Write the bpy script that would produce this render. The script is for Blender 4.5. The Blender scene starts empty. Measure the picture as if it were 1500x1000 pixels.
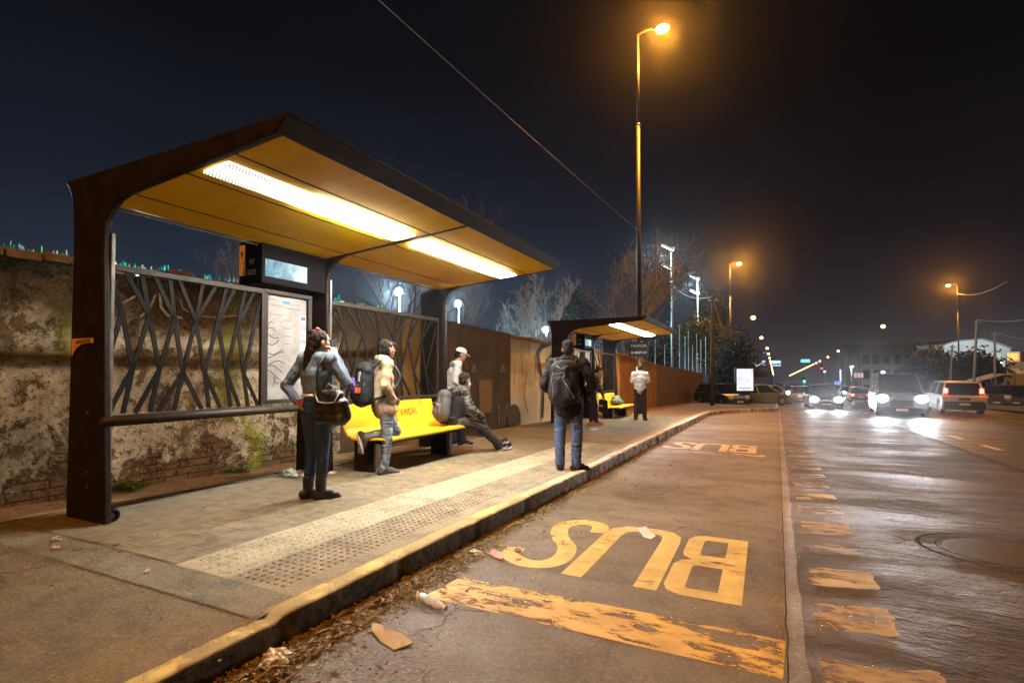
import bpy, math, random
import numpy as np
from mathutils import Vector, Matrix, Euler, noise as mnoise
random.seed(7)
SC = bpy.context.scene
COL = SC.collection
R = math.radians
V = Vector
PI = math.pi

# ------------------------------------------------------------------ camera
TH = math.atan(370 / 765.0)
PH = R(1.4)
cam_d = bpy.data.cameras.new('camera')
cam = bpy.data.objects.new('camera', cam_d)
COL.objects.link(cam)
cam.location = (0, 0, 1.40)
cam.rotation_euler = Euler((PI / 2 + PH, 0, TH), 'XYZ')
cam_d.sensor_width = 36
cam_d.lens = 765 / 1500 * 36
cam_d.shift_y = 27 / 1500
cam_d.clip_start = 0.05
cam_d.clip_end = 6000
SC.camera = cam
_r = V((math.cos(TH), math.sin(TH), 0))
_f = V((-math.sin(TH) * math.cos(PH), math.cos(TH) * math.cos(PH), math.sin(PH)))
_u = _r.cross(_f)
EYE = V((0, 0, 1.40))

def ray(x, y):
    return (x - 750) / 765 * _r - (y - 527) / 765 * _u + _f
def at(x, y, depth):                       # a surveyed point: picture position and distance in metres
    return EYE + ray(x, y) * depth
GPT = [(-200, 2.0), (-60, .3), (-10, .10), (0, .02), (4, 0), (8, -.04), (14, -.15), (20, -.28), (37, -.80), (60, -1.45), (150, -3.1), (300, -5.8), (800, -14.8), (3000, -54)]
def G(y):                                  # height of the street along its length (it runs gently downhill)
    for (a, b), (c, d) in zip(GPT, GPT[1:]):
        if y <= c:
            return b + (d - b) * (y - a) / (c - a)
    return GPT[-1][1]
def gp(x, y, off=0.0):                     # point of the street surface
    d = ray(x, y); lo, hi = .6, 700.0
    fn = lambda t: EYE.z + d.z * t - G(d.y * t) - off
    for _ in range(60):
        mid = (lo + hi) / 2
        if fn(mid) > 0: lo = mid
        else: hi = mid
    return EYE + d * lo

# ------------------------------------------------------------------ materials
class NT:
    def __init__(s, name):
        s.m = bpy.data.materials.new(name); s.m.use_nodes = True
        s.t = s.m.node_tree; s.t.nodes.clear()
        s.out = s.t.nodes.new('ShaderNodeOutputMaterial')
        s._tc = None
    def n(s, typ, **kw):
        x = s.t.nodes.new('ShaderNode' + typ)
        for k, v in kw.items(): setattr(x, k, v)
        return x
    def put(s, sock, v):
        if hasattr(v, 'bl_idname') or hasattr(v, 'is_linked'): s.t.links.new(v, sock)
        elif isinstance(v, (tuple, list)):
            if sock.type == 'RGBA' and len(v) == 3: v = (*v, 1)
            sock.default_value = v
        else: sock.default_value = v
    @property
    def co(s):
        if s._tc is None: s._tc = s.n('TexCoord').outputs['Object']
        return s._tc
    def scale(s, sc, vec=None, rot=(0, 0, 0)):
        x = s.n('Mapping'); s.put(x.inputs['Vector'], vec or s.co); x.inputs['Scale'].default_value = sc; x.inputs['Rotation'].default_value = rot
        return x.outputs[0]
    def noise(s, sc, det=4, rough=.55, vec=None, dist=0):
        x = s.n('TexNoise'); s.put(x.inputs['Vector'], vec or s.co)
        x.inputs['Scale'].default_value = sc; x.inputs['Detail'].default_value = det; x.inputs['Roughness'].default_value = rough; x.inputs['Distortion'].default_value = dist
        return x.outputs['Fac']
    def vor(s, sc, feat='F1', out='Distance', vec=None):
        x = s.n('TexVoronoi', feature=feat); s.put(x.inputs['Vector'], vec or s.co); x.inputs['Scale'].default_value = sc
        return x.outputs[out]
    def ramp(s, fac, stops, interp='LINEAR'):
        x = s.n('ValToRGB'); s.put(x.inputs[0], fac); cr = x.color_ramp; cr.interpolation = interp
        while len(cr.elements) < len(stops): cr.elements.new(.5)
        for e, (p, c) in zip(cr.elements, stops):
            e.position = p
            if not isinstance(c, (tuple, list)): c = (c, c, c)
            e.color = (*c, 1) if len(c) == 3 else c
        return x.outputs[0]
    def step(s, fac, a, b):
        return s.ramp(fac, [(a, 0), (b, 1)] if a < b else [(b, 1), (a, 0)])
    def mix(s, f, a, b, mode='MIX'):
        x = s.n('Mix', data_type='RGBA', blend_type=mode)
        s.put(x.inputs[0], f); s.put(x.inputs[6], a); s.put(x.inputs[7], b)
        return x.outputs[2]
    def math(s, op, a, b=0.0, c=None, clamp=False):
        x = s.n('Math', operation=op, use_clamp=clamp); s.put(x.inputs[0], a); s.put(x.inputs[1], b)
        if c is not None: s.put(x.inputs[2], c)
        return x.outputs[0]
    def xyz(s, vec=None):
        x = s.n('SeparateXYZ'); s.put(x.inputs[0], vec or s.co); return x.outputs
    def comb(s, a, b, c=0.0):
        x = s.n('CombineXYZ'); s.put(x.inputs[0], a); s.put(x.inputs[1], b); s.put(x.inputs[2], c); return x.outputs[0]
    def bump(s, h, st=.4, dist=.01, nrm=None):
        x = s.n('Bump'); s.put(x.inputs['Height'], h); x.inputs['Strength'].default_value = st; x.inputs['Distance'].default_value = dist
        if nrm is not None: s.put(x.inputs['Normal'], nrm)
        return x.outputs[0]
    def pbr(s, col, rough=.7, metal=0.0, nrm=None, spec=.5, emit=None, estr=0.0, trans=None, coat=0.0):
        x = s.n('BsdfPrincipled')
        s.put(x.inputs['Base Color'], col); s.put(x.inputs['Roughness'], rough); s.put(x.inputs['Metallic'], metal)
        s.put(x.inputs['Specular IOR Level'], spec)
        if nrm is not None: s.put(x.inputs['Normal'], nrm)
        if emit is not None: s.put(x.inputs['Emission Color'], emit); s.put(x.inputs['Emission Strength'], estr)
        if trans is not None: s.put(x.inputs['Transmission Weight'], trans)
        if coat: x.inputs['Coat Weight'].default_value = coat
        return x.outputs[0]
    def end(s, shader, sample=True):
        s.t.links.new(shader, s.out.inputs['Surface'])
        if not sample: s.m.cycles.emission_sampling = 'NONE'
        return s.m

MC = {}
def plain(name, col, rough=.6, metal=0.0, var=.25, sc=14, bump=.0, spec=.5, coat=0.0):
    """a plain surface with a little uneven wear"""
    if name in MC: return MC[name]
    k = NT(name)
    nz = k.noise(sc, 5)
    c2 = tuple(max(0, x * (1 - var)) for x in col); c1 = tuple(min(1, x * (1 + var)) for x in col)
    c = k.mix(k.step(nz, .3, .7), c2, c1)
    r = k.math('ADD', k.math('MULTIPLY', k.noise(sc * 2.3, 3), .25), rough - .12, clamp=True)
    nrm = k.bump(k.noise(sc * 6, 4), bump, .004) if bump else None
    MC[name] = k.end(k.pbr(c, r, metal, nrm, spec, coat=coat))
    return MC[name]
def cloth(name, col, fold=1.0, var=.2, rough=.85, weave=700, fsc=11):
    """woven cloth: creases, wear"""
    if name in MC: return MC[name]
    k = NT(name)
    nz = k.noise(6, 5, .6)
    c = k.mix(k.step(nz, .3, .7), tuple(x * (1 - var) for x in col), tuple(min(1, x * (1 + var)) for x in col))
    v = k.scale((1, 1, .6), rot=(.3, .2, .5))
    f = k.noise(fsc, 3, .5, v, 1.5)
    h = k.math('ADD', k.math('MULTIPLY', f, 1.0), k.math('MULTIPLY', k.noise(weave, 2), .05))
    MC[name] = k.end(k.pbr(c, rough, 0, k.bump(h, .55 * fold, .03), .2))
    return MC[name]
def glow(name, col, st, sample=False):
    if name in MC: return MC[name]
    k = NT(name); e = k.n('Emission'); k.put(e.inputs[0], col); e.inputs[1].default_value = st
    MC[name] = k.end(e.outputs[0], sample)
    return MC[name]
def glass_dark(name='car_window_glass', col=(.01, .012, .014)):
    if name in MC: return MC[name]
    k = NT(name); MC[name] = k.end(k.pbr(col, .06, 0, None, .6)); return MC[name]

# ------------------------------------------------------------------ mesh building
class MB:
    def __init__(s): s.v = []; s.f = []; s.mi = []; s.cur = 0
    def add(s, vs, fs):
        b = len(s.v); s.v += [tuple(x) for x in vs]; s.f += [tuple(b + i for i in f) for f in fs]; s.mi += [s.cur] * len(fs)
        return s
    def box(s, x0, x1, y0, y1, z0, z1, M=None):
        vs = [V((x, y, z)) for z in (z0, z1) for y in (y0, y1) for x in (x0, x1)]
        if M is not None: vs = [M @ v for v in vs]
        return s.add(vs, [(0, 2, 3, 1), (4, 5, 7, 6), (0, 1, 5, 4), (2, 6, 7, 3), (0, 4, 6, 2), (1, 3, 7, 5)])
    def cbox(s, c, size, rz=0, rx=0, ry=0):
        M = Matrix.Translation(c) @ Euler((rx, ry, rz)).to_matrix().to_4x4()
        a, b, d = (x / 2 for x in size)
        return s.box(-a, a, -b, b, -d, d, M)
    def bar(s, p0, p1, w, h, up=(0, 0, 1)):       # rectangular bar between two points
        p0, p1 = V(p0), V(p1); d = (p1 - p0).normalized(); up = V(up)
        a = d.cross(up)
        if a.length < 1e-4: a = d.cross(V((1, 0, 0)))
        a.normalize(); b = a.cross(d)
        vs = [p + a * (sx * w / 2) + b * (sy * h / 2) for p in (p0, p1) for sy in (-1, 1) for sx in (-1, 1)]
        return s.add(vs, [(0, 2, 3, 1), (4, 5, 7, 6), (0, 1, 5, 4), (2, 6, 7, 3), (0, 4, 6, 2), (1, 3, 7, 5)])
    def tube(s, pts, rad, n=8, cap=True):
        pts = [V(p) for p in pts]
        if not isinstance(rad, (list, tuple)): rad = [rad] * len(pts)
        b = len(s.v); prev = None
        for i, p in enumerate(pts):
            d = (pts[min(i + 1, len(pts) - 1)] - pts[max(i - 1, 0)])
            d = d.normalized() if d.length > 1e-9 else V((0, 0, 1))
            a = d.orthogonal().normalized() if prev is None else (prev - d * prev.dot(d))
            if a.length < 1e-6: a = d.orthogonal()
            a.normalize(); prev = a; c = d.cross(a)
            for k in range(n):
                t = 2 * PI * k / n
                s.v.append(tuple(p + (a * math.cos(t) + c * math.sin(t)) * rad[i]))
        for i in range(len(pts) - 1):
            for k in range(n):
                q = (k + 1) % n
                s.f.append((b + i * n + k, b + i * n + q, b + (i + 1) * n + q, b + (i + 1) * n + k)); s.mi.append(s.cur)
        if cap:
            s.f.append(tuple(b + k for k in reversed(range(n)))); s.mi.append(s.cur)
            e = b + (len(pts) - 1) * n
            s.f.append(tuple(e + k for k in range(n))); s.mi.append(s.cur)
        return s
    def prism(s, poly, fn):                         # fn(u,v,k) -> 3-D point, k in 0,1
        n = len(poly)
        vs = [fn(u, v, 0) for u, v in poly] + [fn(u, v, 1) for u, v in poly]
        fs = [tuple(reversed(range(n))), tuple(range(n, 2 * n))] + [(i, (i + 1) % n, n + (i + 1) % n, n + i) for i in range(n)]
        return s.add(vs, fs)
    def ball(s, c, r, nu=12, nv=8, M=None):
        c = V(c); r = (r, r, r) if not isinstance(r, (tuple, list)) else r
        vs = []
        for j in range(1, nv):
            ph = PI * j / nv
            for i in range(nu):
                t = 2 * PI * i / nu
                p = V((r[0] * math.sin(ph) * math.cos(t), r[1] * math.sin(ph) * math.sin(t), r[2] * math.cos(ph)))
                vs.append(c + (M @ p if M is not None else p))
        pt = V((0, 0, r[2])); pb = V((0, 0, -r[2]))
        if M is not None: pt = M @ pt; pb = M @ pb
        vs += [c + pt, c + pb]
        T, B = len(vs) - 2, len(vs) - 1
        fs = []
        for j in range(nv - 2):
            for i in range(nu):
                q = (i + 1) % nu
                fs.append((j * nu + i, (j + 1) * nu + i, (j + 1) * nu + q, j * nu + q))
        for i in range(nu):
            q = (i + 1) % nu
            fs.append((T, i, q)); fs.append((B, (nv - 2) * nu + q, (nv - 2) * nu + i))
        return s.add(vs, fs)
    def cap(s, p0, p1, r0, r1, n=10):               # closed tapered capsule
        p0, p1 = V(p0), V(p1); d = p1 - p0
        L = d.length
        if L < 1e-6: return s.ball(p0, max(r0, r1), n, 6)
        d /= L
        pts, rs = [], []
        for k in (0, .35, .7): pts.append(p0 - d * r0 * math.cos(k * PI / 2)); rs.append(max(.0005, r0 * math.sin(k * PI / 2)))
        pts.append(p0); rs.append(r0); pts.append(p1); rs.append(r1)
        for k in (.7, .35, 0): pts.append(p1 + d * r1 * math.cos(k * PI / 2)); rs.append(max(.0005, r1 * math.sin(k * PI / 2)))
        return s.tube(pts, rs, n)
    def lathe(s, prof, c=(0, 0, 0), n=16, M=None):
        c = V(c); vs = []
        for r, z in prof:
            for k in range(n):
                t = 2 * PI * k / n; p = V((r * math.cos(t), r * math.sin(t), z))
                vs.append(c + (M @ p if M is not None else p))
        m = len(prof)
        fs = [(i * n + k, i * n + (k + 1) % n, (i + 1) * n + (k + 1) % n, (i + 1) * n + k) for i in range(m - 1) for k in range(n)]
        fs += [tuple(reversed(range(n))), tuple((m - 1) * n + k for k in range(n))]
        return s.add(vs, fs)
    def strip(s, pts, w, fn):                       # flat mitred ribbon through 2-D points
        pts = [V((a, b)) for a, b in pts]; L = []; Rr = []
        for i, p in enumerate(pts):
            d0 = (p - pts[i - 1]).normalized() if i else None
            d1 = (pts[i + 1] - p).normalized() if i < len(pts) - 1 else None
            d = ((d0 or d1) + (d1 or d0))
            d = d.normalized() if d.length > 1e-6 else (d0 or d1)
            nrm = V((-d.y, d.x)); c = 1.0
            if d0 and d1: c = 1 / max(.45, nrm.dot(V((-d0.y, d0.x))))
            L.append(p + nrm * w / 2 * c); Rr.append(p - nrm * w / 2 * c)
        vs = [fn(a.x, a.y) for a in L] + [fn(a.x, a.y) for a in Rr]; n = len(pts)
        return s.add(vs, [(i, n + i, n + i + 1, i + 1) for i in range(n - 1)])
    def mesh(s, name, smooth=False):
        me = bpy.data.meshes.new(name); me.from_pydata(s.v, [], s.f); me.update()
        if any(s.mi): me.polygons.foreach_set('material_index', s.mi)
        if smooth: me.polygons.foreach_set('use_smooth', [True] * len(me.polygons))
        return me
    def build(s, name, mat, parent=None, smooth=False, bevel=0, seg=2, loc=None, rot=None):
        return link(name, s.mesh(name, smooth), mat, parent, bevel, seg, loc, rot)

def link(name, me, mat, parent=None, bevel=0, seg=2, loc=None, rot=None):
    o = bpy.data.objects.new(name, me); COL.objects.link(o)
    if mat is not None:
        for m in (mat if isinstance(mat, (list, tuple)) else [mat]): me.materials.append(m)
    if parent is not None: o.parent = parent
    if loc is not None: o.location = loc
    if rot is not None: o.rotation_euler = rot
    if bevel:
        b = o.modifiers.new('edge', 'BEVEL'); b.width = bevel; b.segments = seg; b.limit_method = 'ANGLE'; b.angle_limit = R(35)
    return o
def tag(o, label=None, cat=None, group=None, kind=None):
    for k, v in (('label', label), ('category', cat), ('group', group), ('kind', kind)):
        if v: o[k] = v
    return o
def thing(name, label, cat, loc=(0, 0, 0), rz=0, group=None):
    o = bpy.data.objects.new(name, None); COL.objects.link(o); o.empty_display_size = .2
    o.location = loc; o.rotation_euler = (0, 0, rz)
    return tag(o, label, cat, group)
def copy_tree(o, parent=None):
    c = o.copy(); COL.objects.link(c); c.parent = parent
    for ch in list(o.children): copy_tree(ch, c)
    return c
def dup(o, label, loc, rz=None):
    c = copy_tree(o); c['label'] = label; c.location = loc
    if rz is not None: c.rotation_euler = (0, 0, rz)
    return c
def text_mesh(txt, size, depth=.002, align='CENTER', shear=0, bold=0.0):
    cu = bpy.data.curves.new('lettering', 'FONT'); cu.body = txt; cu.size = size; cu.extrude = depth; cu.align_x = align; cu.align_y = 'CENTER'; cu.shear = shear; cu.offset = bold
    o = bpy.data.objects.new('lettering', cu); COL.objects.link(o)
    dg = bpy.context.evaluated_depsgraph_get(); dg.update()
    me = bpy.data.meshes.new_from_object(o.evaluated_get(dg))
    bpy.data.objects.remove(o); bpy.data.curves.remove(cu)
    return me
def put_text(name, txt, size, mat, parent, M, **kw):
    me = text_mesh(txt, size, **kw); me.transform(M); me.name = name
    me.materials.clear()
    return link(name, me, mat, parent)
def lamp(name, kind, power, col, loc, parent=None, radius=.1, rot=None, spot=None, blend=.5):
    l = bpy.data.lights.new(name, kind); l.energy = power; l.color = col
    if kind in ('POINT', 'SPOT'): l.shadow_soft_size = radius
    if kind == 'SPOT': l.spot_size = spot; l.spot_blend = blend
    o = bpy.data.objects.new(name, l); COL.objects.link(o); o.location = loc
    if parent is not None: o.parent = parent
    if rot is not None: o.rotation_euler = rot
    return o
SODIUM = (1.0, .375, .036)
COOL = (.62, .88, 1.0)

# ------------------------------------------------------------------ night sky
W = bpy.data.worlds.new('World'); SC.world = W; W.use_nodes = True
wt = W.node_tree; wt.nodes.clear()
wo = wt.nodes.new('ShaderNodeOutputWorld'); wb = wt.nodes.new('ShaderNodeBackground')
tc = wt.nodes.new('ShaderNodeTexCoord'); sx = wt.nodes.new('ShaderNodeSeparateXYZ')
wt.links.new(tc.outputs['Generated'], sx.inputs[0])
def wramp(src, stops):
    r = wt.nodes.new('ShaderNodeValToRGB'); wt.links.new(src, r.inputs[0])
    while len(r.color_ramp.elements) < len(stops): r.color_ramp.elements.new(.5)
    for e, (p, c) in zip(r.color_ramp.elements, stops): e.position = p; e.color = (*c, 1)
    return r.outputs[0]
left = wramp(sx.outputs[2], [(0, (.050, .068, .105)), (.12, (.030, .041, .068)), (.28, (.0135, .0170, .0300)), (.5, (.0055, .0060, .0092)), (1, (.003, .003, .004))])
right = wramp(sx.outputs[2], [(0, (.062, .050, .062)), (.08, (.027, .023, .032)), (.22, (.0090, .0083, .0125)), (.45, (.0042, .0039, .0052)), (1, (.003, .003, .0035))])
side = wt.nodes.new('ShaderNodeMapRange'); wt.links.new(sx.outputs[0], side.inputs[0]); side.inputs[1].default_value = -.45; side.inputs[2].default_value = .05
mx = wt.nodes.new('ShaderNodeMix'); mx.data_type = 'RGBA'; wt.links.new(side.outputs[0], mx.inputs[0]); wt.links.new(left, mx.inputs[6]); wt.links.new(right, mx.inputs[7])
cn = wt.nodes.new('ShaderNodeTexNoise'); cn.inputs['Scale'].default_value = 3; cn.inputs['Detail'].default_value = 5
wt.links.new(tc.outputs['Generated'], cn.inputs['Vector'])
cm = wt.nodes.new('ShaderNodeMapRange'); wt.links.new(cn.outputs['Fac'], cm.inputs[0]); cm.inputs[3].default_value = .75; cm.inputs[4].default_value = 1.25
mm = wt.nodes.new('ShaderNodeVectorMath'); mm.operation = 'SCALE'; wt.links.new(mx.outputs[2], mm.inputs[0]); wt.links.new(cm.outputs[0], mm.inputs['Scale'])
wt.links.new(mm.outputs[0], wb.inputs[0]); wb.inputs[1].default_value = .52
wt.links.new(wb.outputs[0], wo.inputs[0])
SC.view_settings.view_transform = 'Standard'; SC.view_settings.look = 'None'; SC.view_settings.exposure = .42; SC.view_settings.gamma = 1
SC.cycles.use_denoising = True
SC.cycles.max_bounces = 6; SC.cycles.diffuse_bounces = 3; SC.cycles.glossy_bounces = 3; SC.cycles.transmission_bounces = 4; SC.cycles.volume_bounces = 0; SC.cycles.transparent_max_bounces = 8
SC.cycles.sample_clamp_indirect = 4.0
SC.cycles.sample_clamp_direct = 0
# ------------------------------------------------------------------ street surfaces
def rows(y0, y1, step):
    ys = {round(y0, 4), round(y1, 4)} | {a for a, b in GPT if y0 < a < y1}
    k = max(1, int((y1 - y0) / step))
    ys |= {round(y0 + (y1 - y0) * i / k, 4) for i in range(k + 1)}
    return sorted(ys)
def sheet(name, xl, xr, y0, y1, off, mat, step=2.0, nx=1, kind='structure', parent=None, jit=None):
    fl = xl if callable(xl) else (lambda y: xl); fr = xr if callable(xr) else (lambda y: xr)
    m = MB(); ys = rows(y0, y1, step); vs = []
    for y in ys:
        a, b = fl(y), fr(y)
        for i in range(nx + 1):
            x = a + (b - a) * i / nx
            vs.append((x, y, G(y) + off + (jit(x, y) if jit else 0)))
    n = nx + 1
    m.add(vs, [(j * n + i, j * n + i + 1, (j + 1) * n + i + 1, (j + 1) * n + i) for j in range(len(ys) - 1) for i in range(nx)])
    o = m.build(name, mat, parent, smooth=bool(jit))
    if kind: o['kind'] = kind
    return o
def lerp_tab(tab):
    def f(y):
        if y <= tab[0][0]: return tab[0][1]
        for (a, b), (c, d) in zip(tab, tab[1:]):
            if y <= c: return b + (d - b) * (y - a) / (c - a)
        return tab[-1][1]
    return f
xk = lerp_tab([(-30, -2.30), (1.3, -2.22), (3.4, -2.19), (7.1, -2.08), (23.2, -2.06), (26.3, -1.45), (30.2, .45), (31, .62), (300, 5.9)])   # kerb edge
xg = lambda y: .03 + .0192 * y                                                                                  # bay / carriageway joint
XW = lerp_tab([(-30, -7.1), (-8, -6.75), (2.34, -6.44), (5.82, -6.27), (8.98, -5.88), (11.83, -5.76), (13.98, -5.67), (22.69, -5.37), (27.19, -5.03), (50.2, -4.75)])
ZW = lerp_tab([(-30, 2.6), (2.34, 2.58), (5.82, 2.60), (8.98, 2.455), (11.83, 2.36), (13.98, 2.31), (22.69, 2.165), (27.19, 1.84), (50.2, 1.26)])

XE = lerp_tab([(-20, -6.3), (2.1, -5.75), (3.3, -5.52), (4.9, -5.32), (9.4, -5.05), (13, -5.6)])   # back edge of the platform

def asphalt(name, c0, c1, rough, wet=0.0, crack=True, ripple=0.0, patch=None):
    k = NT(name)
    big = k.noise(.55, 6, .62); mid = k.noise(5, 6, .6); fine = k.noise(48, 6, .8); grit = k.vor(70)
    c = k.mix(k.step(big, .34, .68), c0, c1)
    c = k.mix(k.math('MULTIPLY', k.step(mid, .44, .66), .6), c, tuple(x * .48 for x in c0))
    c = k.mix(k.math('MULTIPLY', k.step(fine, .54, .68), .65), c, tuple(min(1, x * 2.2) for x in c1))
    c = k.mix(k.math('MULTIPLY', k.step(fine, .46, .32), .75), c, tuple(x * .30 for x in c0))
    h = k.math('ADD', k.math('MULTIPLY', grit, .5), k.math('MULTIPLY', fine, .6))
    nrm = None
    if crack:
        wv = k.n('VectorMath', operation='ADD'); k.put(wv.inputs[0], k.co)
        nz = k.n('TexNoise'); k.put(nz.inputs['Vector'], k.co); nz.inputs['Scale'].default_value = 2.2; nz.inputs['Detail'].default_value = 5
        sc = k.n('VectorMath', operation='SCALE'); k.put(sc.inputs[0], nz.outputs['Color']); sc.inputs['Scale'].default_value = .9; k.put(wv.inputs[1], sc.outputs[0])
        ed = k.vor(.55, 'DISTANCE_TO_EDGE', 'Distance', wv.outputs[0])
        cr = k.math('MULTIPLY', k.step(ed, .009, .002), k.step(k.noise(.8, 2), .45, .6))
        c = k.mix(k.math('MULTIPLY', cr, .8), c, (.012, .010, .008))
        h = k.math('SUBTRACT', h, k.math('MULTIPLY', cr, 1.5))
    nrm = k.bump(h, .8, .007)
    ro = rough
    if ripple:
        rp = k.noise(1, 6, .66, k.scale((1.5, 3.6, 1)), 1.2)
        rp2 = k.noise(1, 4, .65, k.scale((14, 20, 1)), .5)
        hh = k.math('ADD', rp, k.math('MULTIPLY', rp2, .42))
        nrm = k.bump(hh, ripple, .060, nrm)
    if wet:
        pz = k.step(k.noise(1, 7, .68, k.scale((.5, 1.3, 1)), .6), .40, .60)
        ro = k.math('SUBTRACT', rough, k.math('MULTIPLY', pz, wet))
    return k.end(k.pbr(c, ro, 0, nrm, .5))

m_bay = asphalt('bay_concrete', (.068, .049, .028), (.120, .088, .052), .72, .18, True, .10)
m_road = asphalt('road_asphalt', (.021, .0145, .008), (.048, .034, .0195), .76, .28, True, .55)
m_walk = asphalt('pavement_asphalt', (.098, .072, .036), (.165, .122, .062), .9, 0, True)
m_conc = asphalt('pavement_concrete', (.180, .148, .096), (.275, .230, .155), .86, 0, False)
m_bord = asphalt('border_concrete', (.115, .094, .058), (.185, .152, .096), .88, 0, True)
m_light = asphalt('tactile_light', (.27, .225, .140), (.36, .305, .200), .84, 0, False)
m_dirt = asphalt('bare_dirt', (.080, .056, .030), (.150, .108, .060), .95, 0, False)
m_field = plain('field_ground', (.05, .055, .04), .95)
m_farw = asphalt('forecourt', (.07, .062, .055), (.11, .10, .09), .8, 0, True)

# plate paving with small ribs for the shelter platform
k = NT('platform_tiles')
big = k.noise(1.1, 6, .62); mid = k.noise(9, 5, .6); fine = k.noise(160, 3, .7)
c = k.mix(k.step(big, .34, .66), (.125, .096, .055), (.215, .172, .106))
c = k.mix(k.math('MULTIPLY', k.step(mid, .42, .64), .7), c, (.070, .052, .030))
c = k.mix(k.math('MULTIPLY', k.step(fine, .5, .75), .5), c, (.36, .31, .22))
br = k.n('TexBrick'); k.put(br.inputs['Vector'], k.scale((1, 1, 1), rot=(0, 0, PI / 2))); br.offset = 0
br.inputs['Scale'].default_value = 1; br.inputs['Brick Width'].default_value = .40; br.inputs['Row Height'].default_value = .40; br.inputs['Mortar Size'].default_value = .006; br.inputs['Mortar Smooth'].default_value = .3
c = k.mix(k.math('MULTIPLY', br.outputs['Fac'], .45), c, (.07, .055, .035))
wv = k.n('TexWave', wave_type='BANDS', bands_direction='Y'); k.put(wv.inputs['Vector'], k.co); wv.inputs['Scale'].default_value = 7.0; wv.inputs['Distortion'].default_value = 0
h = k.math('SUBTRACT', k.math('ADD', k.math('MULTIPLY', wv.outputs['Fac'], .35), k.math('MULTIPLY', fine, .5)), k.math('MULTIPLY', br.outputs['Fac'], .6))
m_plat = k.end(k.pbr(c, .86, 0, k.bump(h, .6, .006), .4))

# ---- the ground sheet, carriageway, bay
m = MB(); ys = [a for a, b in GPT if a >= -200]
xs = [-2500, -300, -60, -8, 40, 300, 2500]
m.add([(x, y, G(y) - .06) for y in ys for x in xs], [(j * 7 + i, j * 7 + i + 1, j * 7 + i + 8, j * 7 + i + 7) for j in range(len(ys) - 1) for i in range(6)])
o = m.build('ground', m_field); o['kind'] = 'structure'
sheet('road', lambda y: xg(y) + .06, lambda y: 10.6 + .055 * y, -40, 700, 0.0, m_road, 4)
sheet('bus_bay', lambda y: xk(y) - .05, xg, -40, 29.8, .004, m_bay, .8)
m_gut = asphalt('gutter_concrete', (.070, .055, .038), (.135, .108, .076), .6, .2, False, .25)
sheet('gutter_strip', lambda y: xg(y) - .006, lambda y: xg(y) + .082 + .025 * mnoise.noise((0, y * 2.3, 3)) + .02 * mnoise.noise((0, y * 9, 3)), -40, 60, .008, m_gut, .15)
m_joint = plain('joint_tar', (.012, .010, .008), .9)
sheet('road_joint', lambda y: xg(y) - .004 + .010 * mnoise.noise((y * 7, 0, 0)), lambda y: xg(y) + .004 + .010 * mnoise.noise((y * 7, 0, 0)) + .004 * mnoise.noise((y * 20, 5, 0)), -40, 60, .011, m_joint, .12)
# newer darker lane beyond a seam
m_road2 = asphalt('road_asphalt_newer', (.015, .011, .008), (.032, .024, .017), .60, .22, True, .3)
sheet('road_lane', lambda y: 3.30 + .0192 * y + .02 * math.sin(y * .9), lambda y: 10.5 + .055 * y, -40, 500, .004, m_road2, 1.0)
sheet('road_seam', lambda y: 3.26 + .0192 * y + .02 * math.sin(y * .9), lambda y: 3.31 + .0192 * y + .02 * math.sin(y * .9), -40, 200, .009, m_joint, 1.0)
sheet('far_pavement', lambda y: 10.6 + .055 * y, lambda y: 60 + .2 * y, -20, 400, .10, m_farw, 4)

# ---- pavement
sheet('pavement', lambda y: XE(y) + .02 if y < 9.4 else XE(9.4) + max(-.8, -(y - 9.4) * .5), lambda y: xk(y) - .10, -30, 60, .15, m_walk, .5, jit=lambda x, y: .006 * mnoise.noise((x * 1.5, y * 1.5, 0)))
sheet('forecourt', -2.4, lambda y: xk(y) - .1, 31, 160, .156, m_farw, 3)
sheet('dirt_strip', lambda y: XW(y) - .2, lambda y: XE(y) + .04, -30, 9.8, .105, m_dirt, .12, 9, jit=lambda x, y: .028 * mnoise.noise((x * 3, y * 2.2, 0)) + .012 * mnoise.noise((x * 11, y * 9, 4)))
P0, P1 = 2.12, 9.4
sheet('platform', lambda y: XE(y) + .09, lambda y: xk(y) - 1.21, P0, P1, .160, m_plat, .5)
sheet('tactile_strip', lambda y: xk(y) - 1.21, lambda y: xk(y) - .71, P0 - .02, P1, .161, m_light, .5)
sheet('tactile_strip', lambda y: xk(y) - .71, lambda y: xk(y) - .27, P0 - .02, P1, .160, m_conc, .5)
sheet('pavement_margin', lambda y: xk(y) - .27, lambda y: xk(y) - .11, P0 - .02, 24, .159, m_conc, .5)
sheet('pavement_border', lambda y: XE(y) + .09, lambda y: xk(y) - .13, P0 - .30, P0 - .021, .1585, m_bord, .1)
# raised dots of the two tactile strips
def dots(name, xa, xb, nx, py, mat, h, r):
    m = MB(); y = P0 + .05; j = 0
    while y < P1 - .05:
        for i in range(nx):
            x = xk(y) + xa + (xb - xa) * (i + .5) / nx
            z = G(y) + .1605
            n = 8 if y < 5 else 6
            lo = [(x + r * math.cos(2 * PI * t / n), y + r * math.sin(2 * PI * t / n), z) for t in range(n)]
            hi = [(x + r * .62 * math.cos(2 * PI * t / n), y + r * .62 * math.sin(2 * PI * t / n), z + h) for t in range(n)]
            m.add(lo + hi, [(t, (t + 1) % n, n + (t + 1) % n, n + t) for t in range(n)] + [tuple(range(n, 2 * n))])
        y += py; j += 1
    o = m.build(name, mat, None, smooth=False); o['kind'] = 'structure'
dots('tactile_strip_dots', -.70, -.28, 7, .058, m_conc, .0065, .0165)
dots('tactile_strip_dots', -1.19, -.73, 5, .062, m_light, .004, .011)
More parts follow.
